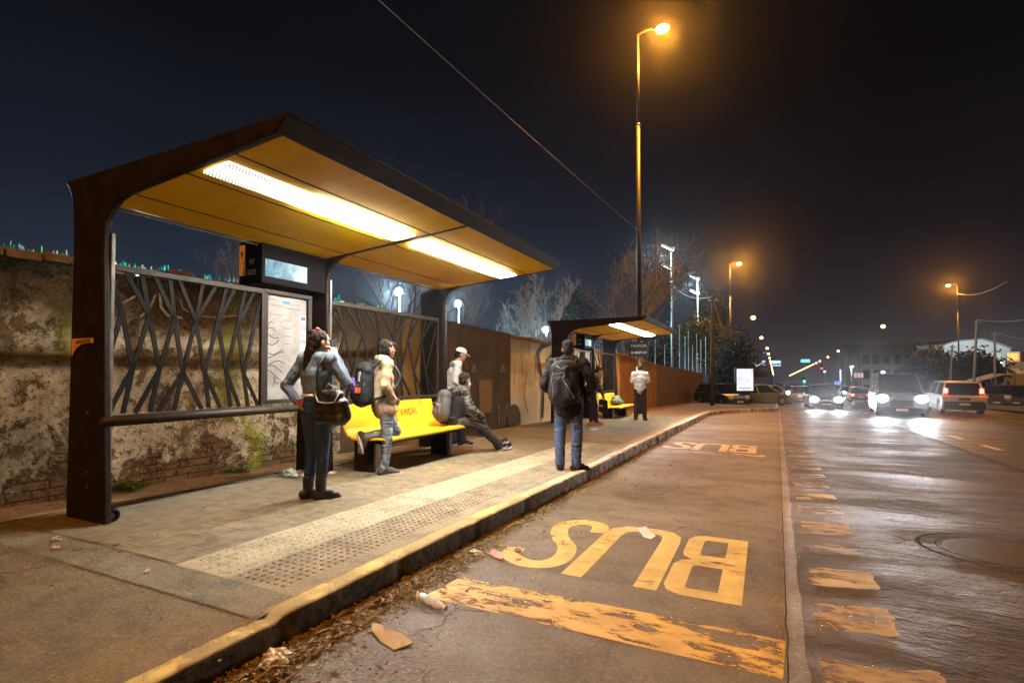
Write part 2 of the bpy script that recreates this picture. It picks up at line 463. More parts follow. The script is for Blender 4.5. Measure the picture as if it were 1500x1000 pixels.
# edging along the back of the platform
m = MB()
for y0 in np.arange(-20, 9.0, .98):
    y1 = y0 + .965; dx = .008 * random.uniform(-1, 1)
    a, b = XE(y0) + dx, XE(y1) + dx
    za, zb = G(y0), G(y1)
    m.add([(a, y0, za + .09), (a + .085, y0, za + .09), (b + .085, y1, zb + .09), (b, y1, zb + .09), (a, y0, za + .176), (a + .085, y0, za + .176), (b + .085, y1, zb + .176), (b, y1, zb + .176)],
          [(0, 3, 2, 1), (4, 5, 6, 7), (0, 1, 5, 4), (1, 2, 6, 5), (2, 3, 7, 6), (3, 0, 4, 7)])
o = m.build('pavement_edging', m_conc, bevel=.008); o['kind'] = 'structure'

sheet('gutter_dirt', lambda y: xk(y) - .02, lambda y: xk(y) + .10 + .14 * max(0, mnoise.noise((0, y * 1.7, 9)) + .35) + .05 * mnoise.noise((0, y * 9, 2)), .8, 12, .0075, m_dirt, .06)
# ---- kerb: yellow paint near, white paint farther on, chipped and mossy
k = NT('kerb_paint')
X3 = k.xyz(); yy = X3[1]
stone = k.mix(k.step(k.noise(7, 6, .65), .35, .7), (.075, .058, .034), (.20, .165, .105))
moss = k.mix(k.step(k.noise(16, 5, .7), .4, .65), (.030, .024, .010), (.085, .068, .022))
geo = k.n('NewGeometry'); nz_ = k.xyz(geo.outputs['Normal'])[2]
up = k.step(nz_, .45, .8)
paint = k.mix(k.step(k.math('ADD', k.math('MULTIPLY', yy, .1), k.math('MULTIPLY', k.noise(1.3, 4), .25)), .62, .95), (.55, .41, .13), (.78, .70, .66))
worn = k.step(k.math('ADD', k.noise(3.2, 8, .72), k.math('MULTIPLY', k.noise(26, 4), .18)), .50, .60)
top = k.mix(k.math('MULTIPLY', worn, .62), paint, k.mix(.35, stone, (.30, .25, .15)))
whitef = k.math('MULTIPLY', k.step(k.math('ADD', yy, k.math('MULTIPLY', k.noise(2.5, 4), 3)), 6.8 / 30, 9.2 / 30), 1)
wy = k.n('MapRange'); k.put(wy.inputs[0], k.math('ADD', yy, k.math('MULTIPLY', k.noise(2.0, 5), 2.5))); wy.inputs[1].default_value = 5.6; wy.inputs[2].default_value = 8.2
face = k.mix(k.math('MULTIPLY', wy.outputs[0], k.step(k.noise(4.5, 7, .7), .62, .44)), moss, (.85, .84, .83))
face = k.mix(k.math('MULTIPLY', k.step(k.noise(8, 6, .7), .44, .62), .7), face, stone)
c = k.mix(up, face, top)
h = k.math('ADD', k.noise(22, 6, .7), k.math('MULTIPLY', worn, .4))
m_kerb = k.end(k.pbr(c, .8, 0, k.bump(h, .9, .012), .4))
m = MB()
path = []
y = -12.0
while y < 60:
    path.append((xk(y), y)); y += (.05 if 0 < y < 6 else .12 if y < 32 else .8)
prof = [(-.135, .02), (-.135, .165), (-.10, .1705), (-.028, .1705), (-.006, .166), (0, .150), (.001, .10), (.006, .03), (.014, -.05)]
vs = []
for i, (x, y) in enumerate(path):
    a = path[max(0, i - 1)]; b = path[min(len(path) - 1, i + 1)]
    d = V((b[0] - a[0], b[1] - a[1])).normalized(); nx, ny = d.y, -d.x
    ph = (y / .95) % 1.0; blk = math.floor(y / .95)
    jo = .012 * math.sin(blk * 12.9898) ; notch = .018 if ph < .035 or ph > .965 else 0
    low = -.02 if y < 1.87 else 0
    for j, (u, z) in enumerate(prof):
        q = mnoise.noise((x * 5 + j * .35, y * 5, 1.3)) * .007 + mnoise.noise((x * 17, y * 17 + j, 3.3)) * .0045
        uu = u + (jo if j > 2 else 0) + (q - notch if j > 2 else 0)
        zz = z + (q * .6 if 2 <= j <= 5 else 0) + (low if 1 <= j <= 5 else 0) - (notch * .8 if 2 <= j <= 5 else 0)
        vs.append((x + nx * uu, y + ny * uu, G(y) + zz))
n = len(prof)
m.add(vs, [(i * n + j, i * n + j + 1, (i + 1) * n + j + 1, (i + 1) * n + j) for i in range(len(path) - 1) for j in range(n - 1)])
o = m.build('kerb', m_kerb, smooth=True); o['kind'] = 'structure'

# ---- road paint
def road_paint(name, col, keep, soft=.05, sc=7, rough=.62):
    k = NT(name)
    v = k.scale((.55, 1.5, 1))
    nz = k.math('ADD', k.math('MULTIPLY', k.noise(sc, 8, .7, v), .8), k.math('MULTIPLY', k.noise(sc * .23, 4, .5), .35))
    mk = k.step(nz, keep - soft, keep + soft)
    dirt = k.noise(3, 6, .65)
    c = k.mix(k.step(dirt, .35, .75), col, tuple(x * .55 for x in col))
    c = k.mix(k.math('MULTIPLY', k.step(k.noise(140, 3, .7), .52, .72), .35), c, (.10, .08, .05))
    b = k.pbr(c, k.math('ADD', k.math('MULTIPLY', dirt, .35), rough - .22), 0, k.bump(k.math('ADD', k.noise(110, 3), k.math('MULTIPLY', mk, -.1)), .5, .005), .45)
    tr = k.n('BsdfTransparent'); mx = k.n('MixShader'); k.put(mx.inputs[0], mk); k.put(mx.inputs[1], b); k.put(mx.inputs[2], tr.outputs[0])
    return k.end(mx.outputs[0])
m_pay = road_paint('yellow_road_paint', (.56, .365, .075), .715, .07)
m_paw = road_paint('worn_yellow_road_paint', (.60, .35, .06), .60)
m_pwh = road_paint('white_road_paint', (.74, .70, .62), .74)
m_pab = road_paint('scuffed_yellow_road_paint', (.40, .255, .055), .615, .10, 4)
m_tan = road_paint('tan_worn_road_paint', (.27, .20, .11), .60, .10)
m_old = road_paint('old_road_paint', (.50, .40, .26), .585)
OFF = .0062
m_pa2 = road_paint('faded_yellow_road_paint', (.56, .40, .16), .70)
def gfn(off): return lambda x, y: (x, y, G(y) + off)
def mark(name, mat, strokes, off=OFF):
    m = MB()
    for i, (pts, w) in enumerate(strokes):
        # cut long legs so that the stroke follows the street
        m.strip(pts, w, gfn(off + .0007 * i))
    o = m.build(name, mat); o['kind'] = 'structure'
    return o
def poly_mark(name, mat, polys, off=OFF):
    m = MB()
    for i, p in enumerate(polys): m.add([(x, y, G(y) + off + .0007 * i) for x, y in p], [tuple(range(len(p)))])
    o = m.build(name, mat); o['kind'] = 'structure'
    return o
def bus_word(x0, y0, sx, sy, mat):
    """BUS, to be read by the driver coming towards the camera: letter tops point at the camera"""
    T = lambda u, v: (x0 + u * sx, y0 + v * sy)
    w = .132
    def curve(pts, n=5):
        pts = [V((*p, 0)) for p in pts]; q = []
        for i in range(len(pts) - 1):
            p0, p1, p2, p3 = pts[max(0, i - 1)], pts[i], pts[i + 1], pts[min(len(pts) - 1, i + 2)]
            for j in range(n):
                f = j / n; q.append(.5 * (2 * p1 + (p2 - p0) * f + (2 * p0 - 5 * p1 + 4 * p2 - p3) * f * f + (3 * p1 - p0 - 3 * p2 + p3) * f ** 3))
        return [(p.x, p.y) for p in q + [pts[-1]]]
    B = [([(.390, .0), (.390, 1.36)], .145), ([(.320, .065), (.12, .065), (.07, .09), (.05, .15), (.05, .54), (.075, .61), (.13, .645), (.320, .645)], w), ([(.320, .765), (.12, .765), (.085, .80), (.075, .86), (.075, 1.20), (.10, 1.265), (.15, 1.295), (.320, 1.295)], w * .95)]
    U = [([(-.615, .0), (-.60, 1.06), (-.575, 1.20), (-.50, 1.285), (-.40, 1.30), (-.27, 1.30), (-.18, 1.275), (-.13, 1.20), (-.115, 1.06), (-.115, .0)], .150)]
    S = [(curve([(-1.20, .36), (-1.16, .18), (-1.0, .085), (-.85, .13), (-.79, .30), (-.84, .55), (-.95, .72), (-1.04, .90), (-1.075, 1.10), (-1.0, 1.27), (-.86, 1.305), (-.76, 1.22), (-.725, 1.04)]), .150)]
    for L in (B, U, S):
        mark('road_marking', mat, [([T(u, v) for u, v in pts], ww * sx) for pts, ww in L])
bus_word(-.60, 3.44, 1.0, 1.0, m_pay)
bus_word(-.62, 10.65, 1.0, .9, m_pa2)
poly_mark('road_marking', m_paw, [[(-1.92, 2.72), (-.5, 2.70), (.06, 2.70), (.085, 3.09), (-.6, 3.10), (-1.88, 3.08)]])
poly_mark('road_marking', m_old, [[(-1.6, 10.15), (-.02, 10.2), (.0, 10.42), (-1.55, 10.38)]])
# a broken row of yellow blocks just outside the joint
yb = [(2.55, 2.98), (3.31, 3.69), (3.99, 4.35), (4.71, 4.99), (5.29, 5.73), (6.05, 6.45), (6.75, 7.09)] + [(7.5 + .72 * i, 7.86 + .72 * i) for i in range(26)]
for i, (a, b) in enumerate(yb):
    x0 = xg(a) + .15; w = .40 if i else .5
    out = []
    cs = [(x0, a), (x0 + w, a + .10), (x0 + w, b + .10), (x0, b)]
    for q in range(4):
        p0, p1 = V(cs[q]), V(cs[(q + 1) % 4]); nq = 9
        for f in range(nq):
            p = p0.lerp(p1, f / nq); out.append((p.x + .030 * mnoise.noise((p.x * 9, p.y * 9, 1.0)) + .012 * mnoise.noise((p.x * 33, p.y * 33, 1.0)), p.y + .035 * mnoise.noise((p.x * 9, p.y * 9, 5.0)) + .012 * mnoise.noise((p.x * 33, p.y * 33, 7.0))))
    poly_mark('road_marking', (m_pab, m_pab, m_pab, m_tan, m_pab, m_tan)[i % 6] if i < 7 and i else (m_tan if i else m_pab), [out], .0032)
for i in range(26):
    y = 6.2 + i * 2.45
    x = 3.88 + .0192 * y
    poly_mark('road_marking', m_pwh, [[(x, y), (x + .12, y), (x + .13, y + 1.05), (x + .01, y + 1.05)]], .0068)
sheet('road_marking', lambda y: 7.95 + .03 * y, lambda y: 8.07 + .03 * y, 6, 160, .0070, m_old, 2)
# manhole ring and tar curve in the carriageway
mc = gp(1480, 812)
m = MB()
for rr, ww, a0, a1 in ((.50, .03, 1.1, 4.9), (.40, .012, .3, 6.0)):
    m.strip([(mc.x + rr * math.cos(t) * 1.15, mc.y + rr * math.sin(t)) for t in np.linspace(a0, a1, 40)], ww, gfn(.0125))
m.strip([(.55 + .02 * math.sin(t * 9), 4.95 + .03 * math.sin(t * 5)) if t < 0 else (.55 + t * .8, 4.95 + .05 * math.sin(t * 6) + t * .05) for t in np.linspace(0, 1, 14)], .012, gfn(.013))
o = m.build('road_joint', m_joint); o['kind'] = 'structure'
m = MB(); m.add([(mc.x + .36 * 1.15 * math.cos(t), mc.y + .36 * math.sin(t), G(mc.y) + .0105) for t in np.linspace(0, 2 * PI, 32)[:-1]], [tuple(range(31))])
o = m.build('manhole_cover', plain('cast_iron', (.04, .035, .03), .5, .4, bump=.5)); tag(o, 'round iron manhole cover set flush in the wet carriageway', 'manhole cover')
# ------------------------------------------------------------------ walls
def peel_mat(name, brickA, brickB, plaster, cream, dark, cream_amt, green=True, soot=1.72, band=True, brick_top=.62):
    k = NT(name)
    X3 = k.xyz(); uv = k.comb(X3[1], X3[2])
    br = k.n('TexBrick'); k.put(br.inputs['Vector'], uv); br.inputs['Scale'].default_value = 1
    br.inputs['Brick Width'].default_value = .27; br.inputs['Row Height'].default_value = .083; br.inputs['Mortar Size'].default_value = .012; br.inputs['Mortar Smooth'].default_value = .4
    k.put(br.inputs['Color1'], brickA); k.put(br.inputs['Color2'], brickB); k.put(br.inputs['Mortar'], (.075, .06, .04))
    bc = k.mix(k.step(k.noise(5, 6, .65), .3, .7), br.outputs['Color'], tuple(x * .4 for x in brickA))
    n1 = k.noise(1.6, 9, .70, None, .6); n2 = k.noise(3.6, 12, .78, None, .5); n3 = k.noise(15, 8, .76)
    pc = k.mix(k.step(k.noise(2.3, 7, .66), .32, .68), plaster, tuple(x * .45 for x in plaster))
    pc = k.mix(k.math('MULTIPLY', k.step(n3, .5, .7), .5), pc, tuple(min(1, x * 1.6) for x in plaster))
    zb = k.math('MULTIPLY', k.math('SUBTRACT', X3[2], brick_top), .20)
    mp = k.step(k.math('ADD', k.math('ADD', n1, zb), k.math('MULTIPLY', n3, .15)), .50, .54)
    c = k.mix(mp, bc, pc)
    mcx = k.step(k.math('ADD', n2, k.math('MULTIPLY', k.noise(.9, 3), .35)), cream_amt, cream_amt + .035)
    mcx = k.math('MULTIPLY', mcx, mp)
    c = k.mix(mcx, c, k.mix(k.step(k.noise(9, 5), .3, .7), cream, tuple(x * .6 for x in cream)))
    hole = k.math('MAXIMUM', k.step(k.noise(7, 12, .80, None, .3), .445, .385), k.step(k.noise(26, 6, .78), .43, .375))
    c = k.mix(k.math('MULTIPLY', hole, .85), c, dark)
    if green:
        gv = k.math('MULTIPLY', k.step(k.noise(1, 3, .5, k.comb(k.math('MULTIPLY', X3[1], 1.15), k.math('MULTIPLY', X3[2], .35))), .55, .60), k.step(k.noise(5, 9, .75), .36, .50))
        c = k.mix(k.math('MULTIPLY', gv, .88), c, (.25, .27, .035))
    if band:
        bz = k.math('ABSOLUTE', k.math('SUBTRACT', X3[2], k.math('ADD', 1.46, k.math('MULTIPLY', k.noise(1.2, 3), .10))))
        c = k.mix(k.math('MULTIPLY', k.step(k.math('ADD', bz, k.math('MULTIPLY', n3, .05)), .12, .07), .8), c, (.055, .036, .016))
    sz = k.step(k.math('ADD', X3[2], k.math('MULTIPLY', k.math('SUBTRACT', k.noise(1.3, 6, .65), .5), .8)), soot, soot + .22)
    c = k.mix(k.math('MULTIPLY', k.ramp(k.math('MULTIPLY', k.math('SUBTRACT', k.math('ADD', X3[2], k.math('MULTIPLY', k.math('SUBTRACT', k.noise(1.3, 6, .65), .5), .9)), soot), 3), [(0, 0), (1, 1)]), .90), c, (.060, .040, .020))
    c = k.mix(1.0, c, k.ramp(k.noise(.8, 8, .7, None, .7), [(.30, .42), (.5, 1.0), (.66, 1.5)]), 'MULTIPLY')
    h = k.math('ADD', k.math('ADD', k.math('MULTIPLY', mp, .9), k.math('MULTIPLY', mcx, .35)), k.math('ADD', k.math('MULTIPLY', n3, .5), k.math('MULTIPLY', n2, .5)))
    h = k.math('SUBTRACT', h, k.math('ADD', k.math('MULTIPLY', hole, .5), k.math('MULTIPLY', k.math('MULTIPLY', br.outputs['Fac'], k.math('SUBTRACT', 1, mp)), .7)))
    return k.end(k.pbr(c, .92, 0, k.bump(h, 1.0, .035), .2))
m_peel = peel_mat('peeling_plaster', (.33, .215, .105), (.22, .150, .075), (.205, .155, .080), (.56, .49, .35), (.026, .016, .007), .605)
def paint_wall(name, base, alt, streak, spots, low=None, rough=.8):
    k = NT(name); X3 = k.xyz()
    n1 = k.noise(1.7, 8, .66, None, .5); n2 = k.noise(6, 8, .7)
    c = k.mix(k.step(n1, .35, .68), base, alt)
    st = k.noise(1, 5, .6, k.comb(k.math('MULTIPLY', X3[1], 7), k.math('MULTIPLY', X3[2], .8)))
    c = k.mix(k.math('MULTIPLY', k.step(st, .52, .7), .6), c, streak)
    c = k.mix(k.step(n2, spots, spots - .05), c, tuple(x * .3 for x in alt))
    if low:
        c = k.mix(k.step(k.math('ADD', X3[2], k.math('MULTIPLY', k.math('SUBTRACT', n1, .5), 1.2)), low[0], low[0] - .12), c, low[1])
    return k.end(k.pbr(c, rough, 0, k.bump(k.math('ADD', n2, k.math('MULTIPLY', k.noise(40, 4), .4)), .7, .015), .25))
m_wdark = paint_wall('dark_brown_paint', (.090, .060, .030), (.048, .032, .017), (.14, .092, .042), .38)
m_wochre = paint_wall('ochre_paint', (.30, .20, .065), (.20, .125, .04), (.09, .055, .02), .38)
m_wgrey = paint_wall('dark_grey_paint', (.090, .066, .042), (.050, .037, .025), (.13, .092, .05), .37)
m_wcream = paint_wall('cream_paint', (.74, .60, .34), (.54, .41, .20), (.20, .13, .05), .36, (.95, (.58, .50, .36)))
m_wtimb = paint_wall('orange_brown_paint', (.36, .22, .09), (.24, .14, .055), (.11, .06, .022), .36)
m_wfar = paint_wall('brown_paint', (.17, .11, .055), (.11, .072, .036), (.075, .046, .022), .36)
m_cop = plain('old_coping_brick', (.19, .115, .055), .92, 0, .45, 6, .8)
def wall_y(px):                              # where a picture column meets the wall front
    d = ray(px, 600); y = 5.0
    for _ in range(60): y = XW(y) * d.y / d.x
    return y
def wall(name, label, y0, y1, mat, rough=.0, coping=True, th=.24, drop=0.0):
    t = thing(name, label, 'wall', (0, 0, 0))
    m = MB(); st = .12 if y1 < 16 else .5; n = max(2, int((y1 - y0) / st)); nz = 14
    vs = []
    for i in range(n + 1):
        y = y0 + (y1 - y0) * i / n
        zt = ZW(y) - (.085 if coping else 0) + rough * mnoise.noise((y * 2.5, 0, 7)) - drop
        z0 = G(y) - .1
        for j in range(nz + 1):
            z = z0 + (zt - z0) * j / nz
            q = .030 * mnoise.noise((y * 1.1, z * 1.3, 0)) + .014 * mnoise.noise((y * 4, z * 4, 2)) + (.010 * mnoise.noise((y * 13, z * 13, 5)) if rough else 0)
            vs.append((XW(y) + q * (1 if rough else .35), y, z))
        vs.append((XW(y) - th, y, zt)); vs.append((XW(y) - th, y, z0))
    k_ = nz + 3
    fs = [(i * k_ + j, i * k_ + j + 1, (i + 1) * k_ + j + 1, (i + 1) * k_ + j) for i in range(n) for j in range(k_ - 1)]
    fs += [tuple(range(k_)), tuple(n * k_ + j for j in reversed(range(k_)))]
    m.add(vs, fs)
    m.build('masonry', mat, t, smooth=False)
    if coping:
        m = MB(); y = y0 + .004
        while y < y1 - .02:
            L = min(random.uniform(.22, .29), y1 - y)
            dz = random.uniform(-.012, .012); dx = random.uniform(-.02, .02)
            if rough and random.random() < .08: y += L; continue
            z = ZW(y) - .09 + dz + rough * mnoise.noise((y * 2.5, 0, 7)) - drop
            m.cbox((XW(y + L / 2) - .10 + dx, y + L / 2, z + .045), (.30, L - .016, .085), random.uniform(-.03, .03) - math.atan(.03), random.uniform(-.04, .04))
            y += L
        m.build('coping', m_cop, t, bevel=.010)
    return t
ya, yb_, yc, yd, ye, yf, yg = (wall_y(p) for p in (498, 590, 650, 748, 908, 962, 1036))
w_a = wall('peeling_brick_wall', 'old brick wall with flaking cream plaster and green stains behind the shelter', -14, ya - .003, m_peel, .05)
w_b = wall('painted_wall', 'dark brown painted stretch of wall behind the yellow bench', ya, yb_ - .003, m_wdark, .02)
w_c = wall('painted_wall', 'ochre wall section with scribbles seen through the lattice beside the third post', yb_, yc - .003, m_wochre, 0)
w_d = wall('painted_wall', 'dark grey painted wall section with pale bell shapes behind the man in the white cap', yc, yd - .003, m_wgrey, 0, coping=False, drop=-.02)
w_e = wall('painted_wall', 'cream painted wall section with dark streaks and a large painted arch', yd, ye - .003, m_wcream, .02)
w_f = wall('painted_wall', 'orange brown wall section just behind the farther bench', ye, yf - .003, m_wtimb, 0)
w_g = wall('painted_wall', 'long plain brown wall sloping down to the parked dark car', yf, 47.0, m_wfar, 0, coping=False)
# paint marks on the walls
def on_wall(off=.028): return lambda y, z: (XW(y) + off, y, z)
def scrawl(parent, mat, strokes, off=.03):
    m = MB()
    for i, (pts, w) in enumerate(strokes): m.strip(pts, w, on_wall(off + .0008 * i))
    return m.build('graffiti', mat, parent)
def wp(px, py):                              # wall-plane coordinates of a picture point
    y = wall_y(px); d = ray(px, py); t = y / d.y
    return (y, 1.40 + d.z * t)
m_spray = plain('dark_spray_paint', (.035, .022, .012), .7, 0, .4)
m_sprayw = plain('pale_spray_paint', (.22, .19, .13), .8, 0, .5, 30)
m_spbell = plain('faded_spray_paint', (.15, .135, .09), .85, 0, .6, 40)
m_sprayo = plain('ochre_spray_paint', (.20, .125, .04), .85, 0, .4, 20)
P = lambda *pts: [wp(*p) for p in pts]
scrawl(w_e, m_spray, [(P((793, 612), (795, 570), (790, 540), (787, 520), (792, 508), (806, 502)), .14), (P((806, 502), (830, 499), (858, 503), (872, 512)), .10), (P((812, 515), (800, 528), (802, 548), (812, 552), (818, 540), (816, 520), (810, 514)), .09), (P((770, 545), (766, 580), (772, 606)), .03), (P((762, 520), (764, 548)), .03), (P((782, 520), (784, 556)), .025)])
for px in (693, 735):
    m = MB(); m.add([on_wall(.031)(*wp(px + a, b)) for a, b in ((-4.5, 544), (-3, 538), (-1, 533), (.5, 532), (2, 537), (4.5, 544), (1.5, 545), (-2, 545))], [tuple(range(8))]); m.build('graffiti', m_spbell, w_d)
    scrawl(w_d, m_spray, [(P((px - 1, 546), (px + 1, 538)), .03), (P((px + 3, 546), (px + 3, 541)), .02)], .034)
m = MB(); m.add([on_wall(.03)(*wp(*p)) for p in ((700, 556), (720, 556), (719, 603), (701, 605))], [(0, 1, 2, 3)]); m.build('graffiti', m_sprayo, w_d)
scrawl(w_d, m_sprayw, [(P((729, 592), (730, 622)), .035), (P((733, 600), (734, 624)), .03), (P((737, 600), (737, 622)), .03), (P((741, 592), (740, 616)), .035), (P((727, 590), (731, 598)), .03), (P((739, 598), (743, 589)), .03)])
m = MB(); m.add([on_wall(.034)(*wp(x, y)) for x, y in ((743, 622), (742, 604), (746, 594), (752, 591), (758, 596), (761, 608), (761, 620), (752, 623))], [tuple(range(8))]); m.build('graffiti', plain('grey_spray_paint', (.10, .08, .055), .85), w_d)
scrawl(w_c, plain('red_spray_paint', (.20, .05, .02), .7), [([(yb_ + .5, 1.9), (yb_ + .9, 2.0), (yb_ + .7, 1.7), (yb_ + 1.2, 1.8)], .05), ([(yb_ + 1.3, 1.9), (yb_ + 1.5, 1.5), (yb_ + 1.8, 1.85), (yb_ + 2.0, 1.45)], .05)])
scrawl(w_a, m_sprayw, [(P((165, 448), (180, 441), (200, 430)), .025), (P((200, 465), (215, 450), (222, 432)), .025), (P((228, 430), (230, 450), (240, 462), (262, 466)), .03), (P((258, 438), (262, 452), (280, 462), (310, 465), (345, 462)), .02)], .04)
# broken bottles bedded in the wall top
m_shard = []
for nm, c in (('teal_bottle_glass', (.10, .75, .62)), ('green_bottle_glass', (.25, .70, .15)), ('clear_bottle_glass', (.75, .88, .95)), ('blue_bottle_glass', (.12, .35, .85))):
    k = NT(nm); tl = k.n('BsdfTranslucent'); k.put(tl.inputs[0], tuple(min(1, x * 1.3) for x in c)); gl = k.pbr(tuple(x * .3 for x in c), .12, 0, None, .8)
    mx = k.n('MixShader'); mx.inputs[0].default_value = .35; k.put(mx.inputs[1], tl.outputs[0]); k.put(mx.inputs[2], gl); m_shard.append(k.end(mx.outputs[0]))
def shards(parent, y0, y1, dens, rough):
    m = MB(); y = y0
    while y < y1:
        y += random.expovariate(dens)
        x = XW(y) - random.uniform(.02, .2); z = ZW(y) - .015 + rough * mnoise.noise((y * 2.5, 0, 7))
        m.cur = random.choices((0, 1, 2, 3), (5, 3, 4, 2))[0]
        if random.random() < .03:
            h = random.uniform(.06, .11); r = .028
            m.lathe([(r, 0), (r, h * .45), (r * .4, h * .72), (r * .38, h)], (x, y, z), 8, Euler((random.uniform(-.2, .2), random.uniform(-.2, .2), 0)).to_matrix())
        else:
            a = random.uniform(0, PI); w = random.uniform(.010, .032); h = random.choice((.025, .03, .04, .05, .06, .09)) * random.uniform(.6, 1.2); d = V((math.cos(a), math.sin(a), 0)) * w
            tip = V((x, y, z + h)) + d * random.uniform(-.8, .8); nrm = V((-math.sin(a), math.cos(a), 0)) * .004
            b0, b1 = V((x, y, z)) - d, V((x, y, z)) + d
            m.add([b0 - nrm, b1 - nrm, tip - nrm * .3, b0 + nrm, b1 + nrm, tip + nrm * .3], [(0, 1, 2), (3, 5, 4), (0, 3, 4, 1), (1, 4, 5, 2), (2, 5, 3, 0)])
    o = m.build('broken_glass', m_shard, parent); o['kind'] = 'stuff'
shards(w_a, 1.0, ya, 95, .05); shards(w_b, ya, yb_, 16, .02); shards(w_e, yd, ye, 14, .02)
# ------------------------------------------------------------------ bus shelters
m_steel = plain('dark_brown_steel', (.011, .0060, .0045), .6, .0, .5, 5, .35, .2)
m_steel2 = plain('dark_grey_steel', (.0065, .0048, .0036), .6, .0, .3, 8, 0, .12)
m_edge = plain('worn_steel_edge', (.20, .18, .16), .35, .7, .3, 10)
m_soff = None
k = NT('yellow_soffit')
nz = k.noise(1.3, 6, .6); st = k.noise(1, 4, .6, k.scale((.8, 6, 1)))
c = k.mix(k.step(nz, .3, .7), (.86, .50, .008), (.96, .60, .014))
c = k.mix(k.math('MULTIPLY', k.step(st, .5, .75), .35), c, (.60, .36, .012))
c = k.mix(k.math('MULTIPLY', k.step(k.noise(.9, 7, .7), .60, .64), .22), c, (.95, .66, .12))
c = k.mix(k.math('MULTIPLY', k.step(k.noise(13, 8, .8), .60, .70), .5), c, (.30, .16, .02))
m_soff = k.end(k.pbr(c, .62, 0, k.bump(k.noise(3, 3), .12, .01), .15))
# lit perforated grille / plain diffuser (fluorescent tubes behind)
def diffuser(name, perf, L):
    k = NT(name); X3 = k.xyz()
    u = k.math('ABSOLUTE', k.math('SUBTRACT', X3[0], 1.505))
    core = k.ramp(u, [(0, 1.6), (.06, 1.25), (.155, .45)])
    e = k.n('Emission')
    k.put(e.inputs[0], (1.0, .96, .87))
    yf = k.math('MULTIPLY', k.math('SUBTRACT', X3[1], .08), 1 / 2.34)
    ends = k.ramp(yf, [(0, .012), (.20, .014), (.34, .05), (.48, .9), (.90, 1.2), (.955, .02)]) if perf else k.ramp(k.math('SUBTRACT', yf, 1.04), [(0, .3), (.05, 1.0), (.90, 1.0), (.97, .06)])
    if perf:
        p = .027
        row = k.math('FLOOR', k.math('DIVIDE', X3[0], p * .866))
        off = k.math('MULTIPLY', k.math('MODULO', row, 2), .5)
        a = k.math('SUBTRACT', k.math('FRACT', k.math('ADD', k.math('DIVIDE', X3[1], p), off)), .5)
        b = k.math('MULTIPLY', k.math('SUBTRACT', k.math('FRACT', k.math('DIVIDE', X3[0], p * .866)), .5), .866)
        d2 = k.math('ADD', k.math('MULTIPLY', a, a), k.math('MULTIPLY', b, b))
        hole = k.step(d2, .150, .115)
        ge = k.n('NewGeometry'); dn = k.math('ABSOLUTE', k.xyz(ge.outputs['Normal'])[2]); hole = k.math('MAXIMUM', hole, k.step(dn, .6, .4))
        k.put(e.inputs[1], k.math('MULTIPLY', k.math('MULTIPLY', core, L), ends))
        pl = k.pbr((.30, .22, .08), .5, 0)
        mx = k.n('MixShader'); k.put(mx.inputs[0], hole); k.put(mx.inputs[1], pl); k.put(mx.inputs[2], e.outputs[0])
        return k.end(mx.outputs[0])
    k.put(e.inputs[1], k.math('MULTIPLY', k.math('MULTIPLY', core, L), ends))
    return k.end(e.outputs[0])
TUBE_L = 88.0
m_perf = diffuser('lit_perforated_grille', True, TUBE_L * 2.3)
m_diff = diffuser('lit_diffuser', False, TUBE_L)

FR = [(-.28, -.03), (-.24, 2.23), (-.26, 2.66), (-.285, 2.78), (-.33, 2.86), (-.39, 2.92), (-.37, 2.935), (2.30, 2.952), (2.345, 2.945), (2.24, 2.842), (.80, 2.715), (.57, 2.695), (.42, 2.655), (.31, 2.59), (.25, 2.51), (.225, 2.40), (.225, 2.2), (.32, -.03)]
FY = [0, 2.45, 5.10]
def soff_z(x): return 2.722 + (x - .80) * .0847
LAT = [((0.07, 2.087), (0.164, 1.769)), ((0.029, 2.02), (0.164, 1.769)), ((0.31, 2.129), (0.385, 1.759)), ((0.187, 2.108), (0.385, 1.759)), ((0.554, 2.133), (0.605, 1.753)), ((0.422, 2.129), (0.605, 1.753)), ((0.643, 2.125), (0.805, 1.752)), ((0.871, 2.124), (0.805, 1.752)), ((1.009, 2.125), (0.805, 1.752)), ((1.12, 2.121), (1.032, 1.756)), ((1.212, 2.119), (1.032, 1.756)), ((1.331, 2.118), (1.257, 1.763)), ((1.442, 2.118), (1.257, 1.763)), ((0.164, 1.769), (0.254, 1.287)), ((0.164, 1.769), (0.043, 1.285)), ((0.385, 1.759), (0.254, 1.287)), ((0.385, 1.759), (0.477, 1.279)), ((0.605, 1.753), (0.477, 1.279)), ((0.605, 1.753), (0.69, 1.257)), ((0.805, 1.752), (0.69, 1.257)), ((0.805, 1.752), (0.905, 1.251)), ((1.032, 1.756), (0.905, 1.251)), ((1.032, 1.756), (1.132, 1.266)), ((1.257, 1.763), (1.132, 1.266)), ((1.257, 1.763), (1.331, 1.241)), ((1.534, 2.093), (1.331, 1.241)), ((0.254, 1.287), (0.067, 0.905)), ((0.254, 1.287), (0.183, 0.901)), ((0.477, 1.279), (0.28, 0.899)), ((0.477, 1.279), (0.402, 0.9)), ((0.69, 1.257), (0.472, 0.899)), ((0.69, 1.257), (0.614, 0.899)), ((0.69, 1.257), (0.879, 0.898)), ((0.905, 1.251), (0.952, 0.905)), ((0.905, 1.251), (1.073, 0.898)), ((1.132, 1.266), (1.183, 0.9)), ((1.132, 1.266), (1.283, 0.898)), ((1.331, 1.241), (1.384, 0.892)), ((1.331, 1.241), (1.509, 0.896))]
m_frame = plain('brown_frame_paint', (.022, .016, .012), .5, .1, .4, 8, 0, .3)
m_seam = plain('dark_seam', (.010, .006, .003), .8)
